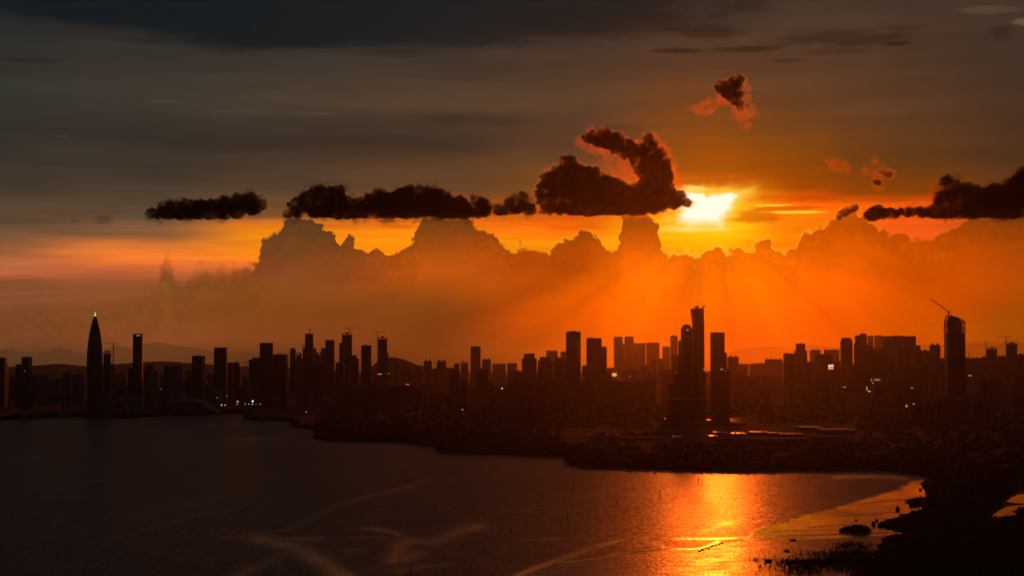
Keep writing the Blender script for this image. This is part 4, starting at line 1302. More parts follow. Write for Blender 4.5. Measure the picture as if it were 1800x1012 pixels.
B(1500, 1517, 589.5, 9.6, 'step', 'dark tower with a stepped top, right of the one with cut corners')
B(1509, 1525, 585.5, 11.5, 'round', 'hazier round-topped tower right behind the stepped dark tower')
B(1525, 1535, 590, 19.0, 'slab', 'faint narrow tower left of the long flat slab')
B(1537, 1551, 588.7, 19.0, 'resid', 'faint tower just left of the long flat slab')
B(1513, 1532, 604, 9.6, 'resid', 'stepping dark block below the round-topped hazier tower')
B(1529, 1552, 611, 9.8, 'resid', 'stepping dark block left of the long flat slab')
B(1478, 1514, 640, 9.0, 'resid', 'dark apartment block below the tower with cut corners')
B(1514, 1550, 646, 8.8, 'resid', 'dark apartment block above the yellow sign', yaw=0.0)
B(1551, 1608.5, 590.5, 11.0, 'low', 'long flat slab building high on the right skyline', 'concrete', yaw=0.0, depth=0.6)
B(1562, 1576, 604, 10.2, 'step', 'dark stepped block in front of the left end of the long flat slab')
B(1576, 1600, 610, 10.0, 'resid', 'dark block in front of the middle of the long flat slab')
B(1607, 1619, 606.5, 10.4, 'step', 'dark block at the right end of the long flat slab')
B(1618, 1634, 614, 10.6, 'resid', 'lower dark block right of the long flat slab')
B(1635, 1652, 602.5, 10.4, 'peak', 'dark apartment tower with a peaked roof left of the slanted tower')
B(1651, 1663, 628, 10.8, 'resid', 'low dark block touching the slanted tower from the left')
B(1600, 1640, 640, 9.0, 'resid', 'broad dark block below the peaked apartment tower')
B(1695, 1723, 627.5, 11.5, 'resid', 'wide hazy apartment block right of the slanted tower')
B(1723, 1736, 624.5, 11.5, 'peak', 'hazy apartment tower left of the unfinished tower with a mast crane')
B(1735, 1751.5, 609.5, 11.0, 'bare', 'hazy unfinished tower with a mast crane on its left edge')
B(1753, 1767, 623, 11.5, 'peak', 'hazy apartment tower between the two unfinished towers at the right')
B(1770, 1787, 601, 11.0, 'bare', 'rightmost unfinished tower with a wide flat crane')
B(1789, 1806, 620.5, 10.8, 'resid', 'hazy block cut off by the right edge of the photo')
B(1722, 1758, 662, 7.8, 'peak', 'near dark apartment pair in front of the hazy right skyline')
B(1780, 1806, 657.5, 7.4, 'peak', 'near dark apartment tower at the right edge of the photo')
B(1757, 1781, 690, 7.0, 'low', 'low pale block between the near apartment towers at the right edge', 'pale')
B(1531, 1556, 671, 7.6, 'slab', 'dark block carrying the yellow lettered sign on its roof', yaw=0.0, name='sign_block')
B(1556, 1600, 662, 8.0, 'low', 'wide dark block right of the yellow lettered sign', 'concrete')
B(1488, 1524, 686, 7.4, 'low', 'low pale-roofed hall left of the yellow lettered sign', 'pale', yaw=0.0)
# near apartment row right
for a_, b2_, y_, lb in [(1588, 1599, 714, 'near dark apartment tower with an orange roof lamp'), (1600, 1618, 708, 'near dark apartment tower right of the orange roof lamp tower'), (1619, 1637, 702, 'near dark apartment tower third in the tall right-hand row'), (1637, 1667, 695, 'widest near apartment tower with a raised lift house left of the slanted tower foot'), (1680, 1709, 696, 'near apartment tower in front of the slanted tower foot on its right'), (1714, 1743, 698, 'near apartment tower at the right end of the tall right-hand row')]:
    B(a_, b2_, y_, 5.9, 'peak', lb, 'brown', group='near row of tall apartment towers at the right', yaw=0.05)
for i_, (a_, b2_, y_) in enumerate([(1504, 1517, 738), (1518, 1534, 735), (1535, 1552, 733), (1553, 1570, 728), (1571, 1587, 732)]):
    B(a_, b2_, y_, 5.6, 'resid', ['leftmost of the low apartment row below the yellow sign', 'second of the low apartment row below the yellow sign', 'middle one of the low apartment row below the yellow sign', 'tallest of the low apartment row left of the orange roof lamp', 'last of the low apartment row next to the orange roof lamp tower'][i_], 'brown', group='low apartment row at the right', yaw=0.03)


# --- special towers
def special(name, label, x0, x1, ytop, km):
    cx, cy, w, h = place(x0, x1, ytop, km)
    root = empty(name, (cx, cy, GZ))
    tag(root, label, 'tower')
    return root, w, h


# bullet shaped tower
root, w, h = special('bullet_tower', 'tall bullet shaped skyscraper tapering to a lit point, left side of the bay', 153.7, 180.8, 548, 7.1)
m_ = MB()
prof = [(w / 2 * r_, -2 + h * t_) for t_, r_ in [(0, .9), (.15, .94), (.3, .975), (.45, 1.0), (.56, .995), (.62, .965), (.68, .9), (.74, .805), (.79, .7), (.845, .555), (.89, .41), (.925, .29), (.95, .19), (.962, .13)]]
m_.lathe(prof, 56)
m_.build('facade', M['glass'], root, True)
m_ = MB()
for k in range(28):
    a_ = 2 * math.pi * k / 28
    for (r0, z0), (r1, z1) in zip(prof, prof[1:]):
        m_.bar((r0 * math.cos(a_), r0 * math.sin(a_), z0), (r1 * math.cos(a_), r1 * math.sin(a_), z1), 0.7)
m_.build('steel_rib', M['dark'], root)
m_ = MB()
m_.lathe([(w / 2 * 0.125, h * 0.9555), (w * 0.03, h * 0.985), (0.6, h)], 24)
m_.build('lit_tip', glow_mat('lit_tip', (0.95, 0.85, 0.45), 0.75), root, True)

# octagonal domed tower and the tallest, leaning-edged tower of the cluster
root, w, h = special('domed_tower', 'dark tower with an octagonal cut crown left of the tallest skyscraper', 1197, 1216.5, 570, 6.75)
m_ = MB()
m_.prism(chamfer(w, w, w * 0.22), -2, h - 17)
m_.build('facade', M['glass'], root)
m_ = MB()
m_.prism(chamfer(w, w, w * 0.22), h - 16.99, h - 2, 0.6)
m_.box(-w * 0.14, w * 0.12, -4, 4, h - 1.99, h)
m_.build('crown', M['glass'], root)
m_ = MB()
m_.box(-1.0, 5.5, -w / 2 - 0.6, -w / 2 - 0.1, h - 21, h - 18.5)
m_.build('lit_window', M['lit_amber'], root)

root, w, h = special('leaning_tower', 'tallest dark skyscraper with a top wider than its waist, centre right', 1214, 1237.5, 538, 6.6)
m_ = MB()
W2 = w / 2
sil = [(-W2 * 0.62, W2 * 1.02, -2), (-W2 * 0.74, W2 * 0.97, h * 0.55), (-W2 * 0.72, W2 * 0.95, h * 0.83), (-W2 * 0.98, W2 * 0.9, h * 0.975)]
dd = w * 0.9
vs = []
for xa, xb, z in sil:
    vs += [(xa, -dd / 2, z), (xb, -dd / 2 + 4, z), (xb, dd / 2, z), (xa, dd / 2 - 4, z)]
fs = [(0, 3, 2, 1), (12, 13, 14, 15)]
for i in range(3):
    for k in range(4):
        fs.append((4 * i + k, 4 * i + (k + 1) % 4, 4 * i + 4 + (k + 1) % 4, 4 * i + 4 + k))
m_.add(vs, fs)
m_.build('facade', M['glass'], root)
m_ = MB()
m_.box(-W2 * 0.3, W2 * 0.22, -8, 8, h * 0.975 + 0.01, h)
m_.box(W2 * 0.48, W2 * 0.88, -6, 6, h * 0.975 + 0.01, h * 0.985)
m_.box(-W2 * 0.55, -W2 * 0.48, -1, 1, h * 0.975 + 0.01, h * 0.995)
m_.build('crown', M['roof'], root)
m_ = MB()
m_.box(-W2 * 0.42, -W2 * 0.36, -dd / 2 - 0.3, -dd / 2 + 2.5, 0, h * 0.93)
m_.box(W2 * 0.0, W2 * 0.06, -dd / 2 + 0.8, -dd / 2 + 3.5, 0, h * 0.95)
m_.build('facade_fin', M['dark'], root)

# slanted tower with an open lattice top
root, w, h = special('slanted_tower', 'tall dark tower with a slanted open lattice top under a luffing crane, right side', 1662, 1694, 553, 6.1)
m_ = MB()
W2 = w / 2
pxm = w / 32.0
zt = lambda py: at(1678, py, 6100).z - GZ
z1 = zt(585)
dd = w * 0.8
m_.add([(-W2 * 0.98, -dd / 2, -2), (W2 * 1.0, -dd / 2, -2), (W2 * 1.0, dd / 2, -2), (-W2 * 0.98, dd / 2, -2), (-W2, -dd / 2, z1), (W2 * 0.96, -dd / 2, z1), (W2 * 0.96, dd / 2, z1), (-W2, dd / 2, z1)],
       [(0, 3, 2, 1), (4, 5, 6, 7), (0, 1, 5, 4), (1, 2, 6, 5), (2, 3, 7, 6), (3, 0, 4, 7)])
m_.build('facade', M['glass'], root)
m_ = MB()   # solid core of the top
c0, c1 = -9.2 * pxm, 6.4 * pxm
m_.add([(c0, -dd * 0.42, z1 + .01), (c1, -dd * 0.42, z1 + .01), (c1, dd * 0.42, z1 + .01), (c0, dd * 0.42, z1 + .01), (c0, -dd * 0.42, zt(555.5)), (c1, -dd * 0.42, zt(559.5)), (c1, dd * 0.42, zt(559.5)), (c0, dd * 0.42, zt(555.5))],
       [(0, 3, 2, 1), (4, 5, 6, 7), (0, 1, 5, 4), (1, 2, 6, 5), (2, 3, 7, 6), (3, 0, 4, 7)])
m_.build('service_core', M['bare'], root)
m_ = MB()
edge = [(-15.4, 566), (-12.5, 556), (-9, 554), (-4, 557.5), (-1, 557), (6, 560), (14.2, 564.5), (15.2, 571), (15.3, 585)]
for yv in (-dd / 2 + 1, dd / 2 - 1):
    P3 = [(ex * pxm, yv, zt(ey)) for ex, ey in edge]
    m_.bar((-15.8 * pxm, yv, z1), P3[0], 2.6)
    for p_, q_ in zip(P3, P3[1:]):
        m_.bar(p_, q_, 2.8)
    for ex, ey in [(-13.4, 559), (-10.8, 556), (7.6, 561), (10.2, 562.5), (12.6, 564)]:
        m_.bar((ex * pxm, yv, z1), (ex * pxm, yv, zt(ey)), 2.2)
    for py_ in (566, 569, 572.5, 576, 579, 582):
        m_.bar((-15.4 * pxm, yv, zt(py_)), (c0, yv, zt(py_)), 2.0 if py_ != 572.5 else 4.0)
        if py_ not in (569, 572.5):
            m_.bar((c1, yv, zt(py_)), (15.1 * pxm, yv, zt(py_)), 2.4)
m_.build('lattice_crown', M['dark'], root)

# tapering tower with a crane on top in the centre-left cluster
root, w, h = special('tapering_tower', 'hazy tapering tower with a small crane on its top, cluster left of centre', 535.5, 551.5, 586, 10.4)
m_ = MB()
m_.prism(plan_rect(w, w * 0.8), -2, h * 0.6)
m_.build('facade', M['bare'], root)
m_ = MB()
m_.prism(plan_rect(w * 0.995, w * 0.79), h * 0.6 + 0.01, h, 0.8)
m_.build('crown', M['bare'], root)

# glassy strip and small lights fixed on towers
m_ = MB()
_, _, w8, h8 = place(995, 1020.5, 582.7, 8.2)
e8 = w8 / 2
m_.box(e8 * 0.5, e8 * 0.93, -w8, w8, h8 * 0.84, h8 * 0.845)
for child in list(t_.children):
    pass
strip = MB()
strip.box(e8 * 0.46, e8 * 0.9, 0, 0.4, h8 * 0.60, h8 * 0.875)
sm, q = new_mat('glass_strip')
b = principled(q)
b.inputs['Base Color'].default_value = (0.5, 0.5, 0.5, 1)
b.inputs['Metallic'].default_value = 0.9
b.inputs['Roughness'].default_value = 0.3
so_ = strip.build('glass_strip', sm, t_)
ymin = min(v.co.y for c_ in t_.children if c_.name.startswith('facade') for v in c_.data.vertices)
so_.location.y = ymin - 0.6


# --- arched stadium roofs at the water's edge
def stadium(label, x0, x1, ytop, ybase, km, mat):
    Yd = km * 1000
    a, b_ = at(x0, ybase, Yd), at(x1, ybase, Yd)
    w = b_.x - a.x
    top = at((x0 + x1) / 2, ytop, Yd).z
    root = empty('stadium', ((a.x + b_.x) / 2, Yd, GZ))
    tag(root, label, 'stadium')
    h = max(8, top - GZ)
    vs, fs = [], []
    nu, nv = 36, 14
    for j in range(nv + 1):
        v = j / nv
        for i in range(nu + 1):
            u = i / nu
            x = (u - 0.5) * w
            z = h * (1 - abs(2 * u - 1) ** 2.4) * (0.55 + 0.45 * math.sin(math.pi * (0.15 + 0.8 * v)))
            vs.append((x, (v - 0.5) * w * 0.55, z - 0.5))
    for j in range(nv):
        for i in range(nu):
            k = j * (nu + 1) + i
            fs.append((k, k + 1, k + nu + 2, k + nu + 1))
    m_ = MB()
    m_.add(vs, fs)
    m_.build('roof_shell', mat, root, True)
    m_ = MB()
    for i in range(2, nu - 1):
        u = i / nu
        x = (u - 0.5) * w
        z = h * (1 - abs(2 * u - 1) ** 2.4) * (0.55 + 0.45 * math.sin(math.pi * 0.15)) * 0.86
        m_.box(x - w / nu * 0.2, x + w / nu * 0.2, -w * 0.275 + 3, -w * 0.275 + 5, -1.5, max(0.2, z - 1))
    m_.build('glazed_front', M['dark'], root)
    return root


stadium('wide low stadium with a smooth arched white roof at the water edge on the left', 283, 386, 699, 714, 7.0, M['white'])
stadium('small arched hall roof at the foot of the slender tower', 199, 227, 697, 710, 7.2, M['white'])


# --- low-rise blocks that fill the streets between
LAND_MARKS = [(0, 'the left edge'), (150, 'the bullet shaped tower'), (300, 'the pale striped block'), (470, 'the tower above the floodlights'), (600, 'the very wide dark slab'), (800, 'the near narrow tower'), (1000, 'the long striped apartment row'), (1220, 'the tallest skyscraper cluster'), (1420, 'the lit screen block'), (1560, 'the yellow sign'), (1740, 'the slanted tower')]


def skyline_cap(x):
    """lowest sky pixel allowed for a filler block here"""
    return 668 + 4 * math.sin(x * 0.05) + 3 * math.sin(x * 0.13 + 1)


cnt = 0
pos = []
for row, (km0, km1, n, lift) in enumerate([(13, 16, 62, 0), (10.5, 12.5, 60, 6), (8.8, 10.2, 56, 14), (7.4, 8.6, 52, 26)]):
    for i in range(n):
        x = -20 + 1840 * (i + rb.uniform(0.15, 0.85)) / n
        wd = rb.uniform(12, 26) if row < 3 else rb.uniform(10, 30)
        km = rb.uniform(km0, km1)
        yt = skyline_cap(x) + lift * rb.uniform(0.2, 1.3) + rb.uniform(-4, 6) - (8 if row == 0 else 0)
        yt -= 6 if (row < 2 and x > 1050) else 0
        if row == 0 and x < 480:
            yt = max(yt, 657)
        yb = 638 + 185 * F / (km * 1000)
        if yt > yb - 2:
            continue
        lm = min(LAND_MARKS, key=lambda t: abs(t[0] - x))[1]
        st = rb.choice(['resid', 'resid', 'low', 'step', 'slab'])
        dtx = ['far and faint', 'hazy', 'dim', 'dark'][row]
        B(x - wd / 2, x + wd / 2, yt, km, st, f'{dtx} low block in the crowded streets around {lm}', rb.choice(['concrete', 'brown', 'pale', 'concrete']), group=f'{dtx} low blocks around {lm}', name='city_block', parts=(row == 3))
        cnt += 1
# small pale houses below the striped row
for i in range(26):
    x = 985 + i * 6.6 + rb.uniform(-2, 2)
    if x > 1168:
        break
    y_ = rb.uniform(714, 727)
    B(x - 3.6, x + 3.6, y_, rb.uniform(6.55, 6.9), 'low', 'small pale house in the tight rows below the striped apartment slabs', rb.choice(['pale', 'pale', 'concrete']), group='small pale houses below the striped row', name='town_house', parts=False, yaw=rb.uniform(-0.1, 0.1))
for i in range(16):
    x = 730 + i * 15 + rb.uniform(-5, 5)
    B(x - 5, x + 5, rb.uniform(742, 752), rb.uniform(5.2, 5.6), 'low', 'tiny dark shed on the shore plain below the striped row', 'concrete', group='tiny sheds on the shore plain', name='shed', parts=False, yaw=rb.uniform(-0.1, 0.1))

# white hall with a sloped roof near the spit
root = empty('white_hall', gnd(1060, 774, GZ))
tag(root, 'pale long hall with a sloped upper roof near the tip of the dark spit', 'building')
yd = gnd(1060, 774, GZ).y
pm_ = yd / F
m_ = MB()
m_.box(-25 * pm_, 28 * pm_, 0, 40, -1, 12 * pm_ * 0.7)
m_.build('facade', M['pale'], root)
m_ = MB()
m_.box(-30 * pm_, 28.5 * pm_, -3, 43, 8.41 * pm_, 9.3 * pm_)
m_.build('roof', M['white'], root)
m_ = MB()
m_.prism([(-16 * pm_, 5), (4 * pm_, 5), (4 * pm_, 35), (-16 * pm_, 35)], 9.31 * pm_, 12 * pm_, 1.0, ztops=[10.2 * pm_, 17 * pm_, 17 * pm_, 10.2 * pm_])
m_.box(14 * pm_, 22 * pm_, 10, 30, 9.31 * pm_, 12.5 * pm_)
m_.build('upper_roof', M['white'], root)

# flat metal-roofed sheds that glint toward the sun
SHEDS = [(1163, 1313, 742, 748, 'dark long shed with a toothed edge under the skyscraper cluster', 'dark'), (1185, 1200, 766, 771, 'small shed with a glowing flat roof, leftmost of the glinting sheds', 'sheet'), (1250, 1262, 765, 771, 'short shed with a glinting roof edge below the stacked bright boxes', 'sheet'),
         (1257, 1278, 758.5, 764, 'shed with a bright flat roof right below the dark long shed', 'sheet'), (1289, 1311, 760.5, 766, 'shed with a dull orange roof second in the glinting line', 'sheet'), (1322, 1352, 758, 764, 'long glinting roof in the middle of the glinting line', 'sheet'), (1352, 1376, 759.5, 765, 'thin glinting roof right of the middle one', 'sheet'),
         (1376, 1412, 761, 768, 'long low shed with a fading orange roof at the end of the glinting line', 'sheet'), (1408, 1447, 749, 757, 'flat roof glinting orange beside the thin strip of water', 'sheet'), (1447, 1506, 753, 762, 'long low roof with bright bumps right of the glinting line', 'sheet'), (1310, 1420, 768, 779, 'wide dark factory hall in front of the glinting line', 'dark'), (1262, 1312, 768, 778, 'dark factory hall left of the wide factory hall', 'dark'), (1425, 1500, 764, 776, 'dark factory hall right of the wide factory hall', 'dark'), (1070, 1165, 767, 773, 'long low dark hall between the pale hall and the glinting sheds', 'dark')]
for x0, x1, yt, yb, lb, mt in SHEDS:
    g0 = gnd((x0 + x1) / 2, yb, GZ)
    a, b_ = gnd(x0, yb, GZ), gnd(x1, yb, GZ)
    hh = max(4.0, (at(900, yt, g0.y).z - GZ) * 0.75)
    dep = max(25.0, gnd(900, yt - 0.3, GZ + hh).y - g0.y) if mt == 'sheet' else 60.0
    w = b_.x - a.x
    root = empty('shed', (g0.x, g0.y, GZ))
    tag(root, lb, 'building', 'low sheds under the skyscrapers')
    m_ = MB()
    m_.box(-w / 2, w / 2, 0, dep, -1, hh)
    m_.build('wall', M['concrete'], root)
    m_ = MB()
    m_.box(-w / 2 - 1, w / 2 + 1, -1, dep + 1, hh + 0.01, hh + 0.6)
    n_ = max(2, int(w / 25))
    for k in range(n_):
        if rb.random() < 0.6:
            xx = -w / 2 + (k + 0.5) * w / n_
            m_.box(xx - 2, xx + 2, dep * 0.3, dep * 0.5, hh + 0.61, hh + 2 + rb.random() * 2)
    m_.build('roof', M['sheet'] if mt == 'sheet' else M['roof'], root)

# ------------------------------------------------------------------ cranes
def tower_crane(label, xm, ybase, yslew, xj, xc, yj, km, jib_y=None, mast_w=3.0):
    """flat-top tower crane: mast at pixel xm, jib from xc to xj"""
    Yd = km * 1000.0
    p0, p1 = at(xm, ybase, Yd), at(xm, yslew, Yd)
    pj, pc = at(xj, yj, Yd), at(xc, yj, Yd)
    root = empty('tower_crane', p0)
    tag(root, label, 'crane', 'tower cranes on the skyline')
    H = p1.z - p0.z
    m_ = MB()
    hw = mast_w / 2
    for sx_ in (-1, 1):
        for sy_ in (-1, 1):
            m_.bar((sx_ * hw, sy_ * hw, -1), (sx_ * hw, sy_ * hw, H), 0.7)
    nst = max(3, int(H / 6))
    for i in range(nst):
        za, zb = H * i / nst, H * (i + 1) / nst
        s_ = 1 if i % 2 else -1
        for sy_ in (-1, 1):
            m_.bar((-s_ * hw, sy_ * hw, za), (s_ * hw, sy_ * hw, zb), 0.5)
            m_.bar((sy_ * hw, -s_ * hw, za), (sy_ * hw, s_ * hw, zb), 0.5)
    m_.build('mast', M['steel'], root)
    zj = pj.z - p0.z
    zc = pc.z - p0.z
    m_ = MB()
    m_.box(-2.2, 2.2, -2.2, 2.2, H + 0.01, H + 3)
    m_.build('cab', M['dark'], root)

    def boom(xe, name, hgt, z_end):
        m2 = MB()
        L = xe
        n = max(3, int(abs(L) / 7))
        for sy_ in (-1, 1):
            m2.bar((0, sy_ * 1.1, H + 3), (L, sy_ * 1.1, z_end + 3), 0.7)
        m2.bar((0, 0, H + 3 + hgt), (L, 0, z_end + 3.6), 0.7)
        for i in range(n):
            t0, t1 = i / n, (i + 1) / n
            zb0 = H + (z_end - H) * t0 + 3
            zb1 = H + (z_end - H) * t1 + 3
            zt_ = H + 3 + hgt + (z_end + 0.6 - H - hgt) * (t0 + t1) / 2
            m2.bar((L * t0, -1.1, zb0), (L * (t0 + t1) / 2, 0, zt_), 0.4)
            m2.bar((L * (t0 + t1) / 2, 0, zt_), (L * t1, 1.1, zb1), 0.4)
        return m2.build(name, M['steel'], root)

    boom(pj.x - p0.x, 'jib', 2.2, zj)
    cj = boom(pc.x - p0.x, 'counter_jib', 1.6, zc)
    m_ = MB()
    cw = pc.x - p0.x
    m_.box(min(cw, cw * 0.75), max(cw, cw * 0.75), -1.3, 1.3, zc + 0.2, zc + 2.9)
    m_.build('counterweight', M['dark'], cj)
    m_ = MB()
    apex = (0, 0, H + 11)
    m_.bar((0, 0, H + 3.01), apex, 1.0)
    m_.bar(apex, ((pj.x - p0.x) * 0.65, 0, zj + 5), 0.3)
    m_.bar(apex, (cw * 0.9, 0, zc + 4), 0.3)
    m_.build('apex_mast', M['steel'], root)
    return root


tower_crane('tower crane standing beside the unfinished tower right of the bullet shaped tower', 198.5, 722, 606, 182, 204.5, 605, 7.35)
tower_crane('small distant crane between the bullet shaped tower and the slender tower', 206, 690, 650, 202, 208.5, 650, 9.2)
tower_crane('small pale crane right of the pale striped block', 326.5, 680, 645, 322, 333, 645, 9.0)
tower_crane('small dark crane left of the block beside the floodlight tower', 432.5, 690, 637, 424, 437, 636.5, 8.3)
tower_crane('tiny crane left of the bullet shaped tower above the low blocks', 95, 690, 657, 90, 97.5, 656, 9.0)
tower_crane('small crane on the top of the tapering tower left of centre', 544.7, 587, 581, 541, 548, 580.5, 10.4)
tower_crane('crane with a long thin jib over the tall hazy tower left of centre', 614.7, 585, 578, 632, 608, 577.2, 10.0)
tower_crane('crane at the left edge of the tall unfinished tower with scaffolding', 663.2, 690, 585, 678, 657.5, 584.5, 9.0)
tower_crane('mast crane at the left edge of the first unfinished tower at the right', 1733.8, 690, 602, 1730, 1737, 601, 11.0)
tower_crane('wide flat crane over the rightmost unfinished tower', 1769, 690, 594, 1751, 1778, 592.8, 11.0)
tower_crane('hazy crane right of the slanted tower', 1704, 690, 622, 1697, 1708, 621, 12.0)
tower_crane('hazy slim crane left of the boxy hazy tower', 703, 690, 632, 698, 706, 631, 13.0) if False else None


def luffing_crane(label, xb, yb, xp, yp, xt, yt, km, aframe=(4.0, 9.0)):
    Yd = km * 1000.0
    pb, pp, pt = at(xb, yb, Yd), at(xp, yp, Yd), at(xt, yt, Yd)
    root = empty('luffing_crane', pb)
    tag(root, label, 'crane', 'luffing cranes on the skyline')
    v = pp - pb
    t = pt - pb
    pxm = Yd / F
    m_ = MB()
    for s1 in (-1, 1):
        for s2 in (-1, 1):
            m_.bar((v.x + s1 * 1.4, s2 * 1.4, -1), (v.x + s1 * 1.4, s2 * 1.4, v.z), 0.8)
    for i in range(max(2, int(v.z / 4))):
        n = max(2, int(v.z / 4))
        s1 = 1 if i % 2 else -1
        for s2 in (-1, 1):
            m_.bar((v.x - s1 * 1.4, s2 * 1.4, v.z * i / n), (v.x + s1 * 1.4, s2 * 1.4, v.z * (i + 1) / n), 0.6)
    m_.build('mast', M['steel'], root)
    m_ = MB()
    m_.box(v.x - 1.5 * pxm, v.x + 3.6 * pxm, -2.5, 2.5, v.z + 0.01, v.z + 2.6)
    m_.build('machine_deck', M['dark'], root)
    m_ = MB()
    a0 = Vector((v.x + 0.2 * pxm, 0, v.z + 2.6))
    d = t - a0
    n = max(5, int(d.length / 6))
    up = Vector((-d.z, 0, d.x)).normalized()
    if up.z < 0:
        up = -up
    for s2 in (-1, 1):
        m_.bar(a0 + Vector((0, s2 * 1.3, 0)), t + Vector((0, s2 * 0.7, 0)), 0.9)
    m_.bar(a0 + up * 2.4, t + up * 1.0, 0.8)
    for i in range(n):
        f0, f1 = i / n, (i + 1) / n
        mid = a0 + d * ((f0 + f1) / 2) + up * 1.9
        m_.bar(a0 + d * f0 + Vector((0, -1.2, 0)), mid, 0.5)
        m_.bar(mid, a0 + d * f1 + Vector((0, 1.2, 0)), 0.5)
    m_.build('jib', M['steel'], root)
    m_ = MB()
    ap = Vector((v.x + aframe[0] * pxm * 0.8, 0, v.z + 2.6 + aframe[1] * pxm * 0.8))
    m_.bar((v.x + 0.8 * pxm, -1.5, v.z + 2.61), ap, 0.8)
    m_.bar((v.x + 0.8 * pxm, 1.5, v.z + 2.61), ap, 0.8)
    m_.bar((v.x + 3.3 * pxm, 0, v.z + 2.61), ap, 0.8)
    m_.bar(ap, a0 + d * 0.93 + up * 1.4, 0.25)
    m_.build('a_frame', M['steel'], root)
    return root


luffing_crane('big luffing crane with a steep jib on top of the slanted tower', 1667, 556, 1667, 550, 1636, 525.5, 6.1, (4.2, 7.5))
luffing_crane('tiny luffing crane with a steep jib by the tapering tower', 533, 613, 533, 610, 529, 602, 10.6, (1.5, 3))
luffing_crane('tiny luffing crane on the hazy unfinished block near the centre', 813, 637, 813, 634.5, 810, 628, 12.3, (1.5, 3))
luffing_crane('tiny luffing crane on the roof of the tallest skyscraper', 1236, 541, 1236, 540, 1239, 536.5, 6.6, (-1, 2))

# radio masts
for xm, y0_, y1_, km, lb in [(139, 660, 641, 9.0, 'thin radio mast left of the bullet shaped tower'), (152, 660, 642, 9.0, 'thin radio mast touching the bullet shaped tower'), (301, 640, 634, 7.9, 'left of two short antennas on the pale striped block'), (310, 640, 635, 7.9, 'right of two short antennas on the pale striped block'), (755, 640, 625, 12, 'thin mast behind the left peaked tower near the centre'), (766, 640, 625, 12, 'thin mast between the two peaked towers near the centre'), (1408, 605, 600, 9.6, 'short mast on the taller notched tower right of the skyscrapers'), (1475, 700, 663, 8.0, 'dark lattice mast between the lit screen and the yellow sign'), (862, 635, 617, 15, 'faint thin mast right of the boxy hazy tower'), (911, 630, 613, 16, 'faint thin mast left of the dark square pair')]:
    Yd = km * 1000
    pa, pb = at(xm, y0_, Yd), at(xm, y1_, Yd)
    root = empty('radio_mast', pa)
    tag(root, lb, 'mast', 'radio masts on the skyline')
    m_ = MB()
    hgt = pb.z - pa.z
    for k in range(3):
        a_ = 2.094 * k
        m_.bar((1.1 * math.cos(a_), 1.1 * math.sin(a_), -1), (0.3 * math.cos(a_), 0.3 * math.sin(a_), hgt), 0.6)
    for k in range(5):
        m_.box(-0.9 + 0.12 * k, 0.9 - 0.12 * k, -0.9 + 0.12 * k, 0.9 - 0.12 * k, hgt * k / 5, hgt * k / 5 + 0.5)
    m_.build('lattice', M['dark'], root)


# ------------------------------------------------------------------ lamps and signs
def lamp(px, py, km, mat, size, label, group, name='street_lamp', pole=None):
    Yd = km * 1000
    p = at(px, py, Yd)
    base = GZ if pole is None else p.z - pole
    root = empty(name, (p.x, Yd, base))
    tag(root, label, 'lamp', group)
    hgt = p.z - base
    m_ = MB()
    m_.bar((0, 0.5, -0.5), (0, 0.5, hgt), 0.7, 0.4)
    m_.bar((0, 0.5, hgt), (0, -0.8, hgt + 0.3), 0.4)
    m_.build('pole', M['dark'], root)
    m_ = MB()
    m_.lathe([(size * 0.3, hgt - size * 0.5), (size * 0.5, hgt - size * 0.15), (size * 0.5, hgt + size * 0.2), (size * 0.2, hgt + size * 0.5)], 12)
    o = m_.build('lamp_head', M[mat], root, True)
    o.location.y = -1.0 - size * 0.5
    return root


GL = 'floodlights and lamps along the left shore'
lamp(444.5, 704.5, 6.85, 'lamp_white', 6.5, 'brightest white floodlight on a mast above the left shore, right one of a pair', GL, 'floodlight_mast')
lamp(418, 705.2, 6.85, 'lamp_green', 5.5, 'greenish floodlight on a mast above the left shore, left one of a pair', GL, 'floodlight_mast')
for px_, mt_, sz, lb in [(389.7, 'lamp_amber', 5.0, 'amber lamp at the left end of the shore lamps'), (395.8, 'lamp_amber', 4.2, 'second amber lamp beside the stadium'), (416.5, 'lamp_small', 3.6, 'small pale lamp under the greenish floodlight'), (431, 'lamp_small', 3.2, 'small pale lamp midway between the two floodlights'), (437.5, 'lamp_small', 3.2, 'small pale lamp left below the white floodlight'), (444, 'lamp_green', 3.8, 'small lamp straight under the white floodlight'), (450.5, 'lamp_dim', 3.0, 'faint lamp right of the white floodlight'), (457.5, 'lamp_small', 3.2, 'last small lamp at the right end of the shore row')]:
    lamp(px_, 711.5 if mt_ == 'lamp_amber' else 709.8, 6.8, mt_, sz, lb, GL)
lamp(382, 698.5, 7.0, 'lamp_dim', 4.4, 'pale cool lamp at the right end of the stadium roof', GL)
lamp(399, 696, 7.0, 'lamp_dim', 3.8, 'pale cool lamp right above the amber shore lamps', GL)
lamp(283, 683.5, 7.2, 'lamp_dim', 4.0, 'faint lamp left of the pale striped block', GL)
lamp(538.5, 723.5, 6.4, 'lamp_small', 3.2, 'lone dim lamp on the dark shore left of the very wide slab', 'lone lamps in the dark city')
lamp(813, 719.5, 6.4, 'lamp_small', 4.0, 'lone white lamp in the dark below the near narrow tower', 'lone lamps in the dark city')
lamp(1017.5, 779.5, 4.8, 'lamp_small', 2.8, 'left one of two lamps in front of the pale hall on the spit', 'lamps on the dark spit')
lamp(1028, 777.6, 4.8, 'lamp_small', 2.2, 'right one of two lamps in front of the pale hall on the spit', 'lamps on the dark spit')
lamp(1058.7, 780.5, 4.8, 'lamp_small', 3.2, 'lamp on the spit right of the lamp pair', 'lamps on the dark spit')
lamp(1169, 734.8, 6.2, 'lamp_orange', 3.8, 'small orange lamp left of the dark long shed', 'lone lamps in the dark city')
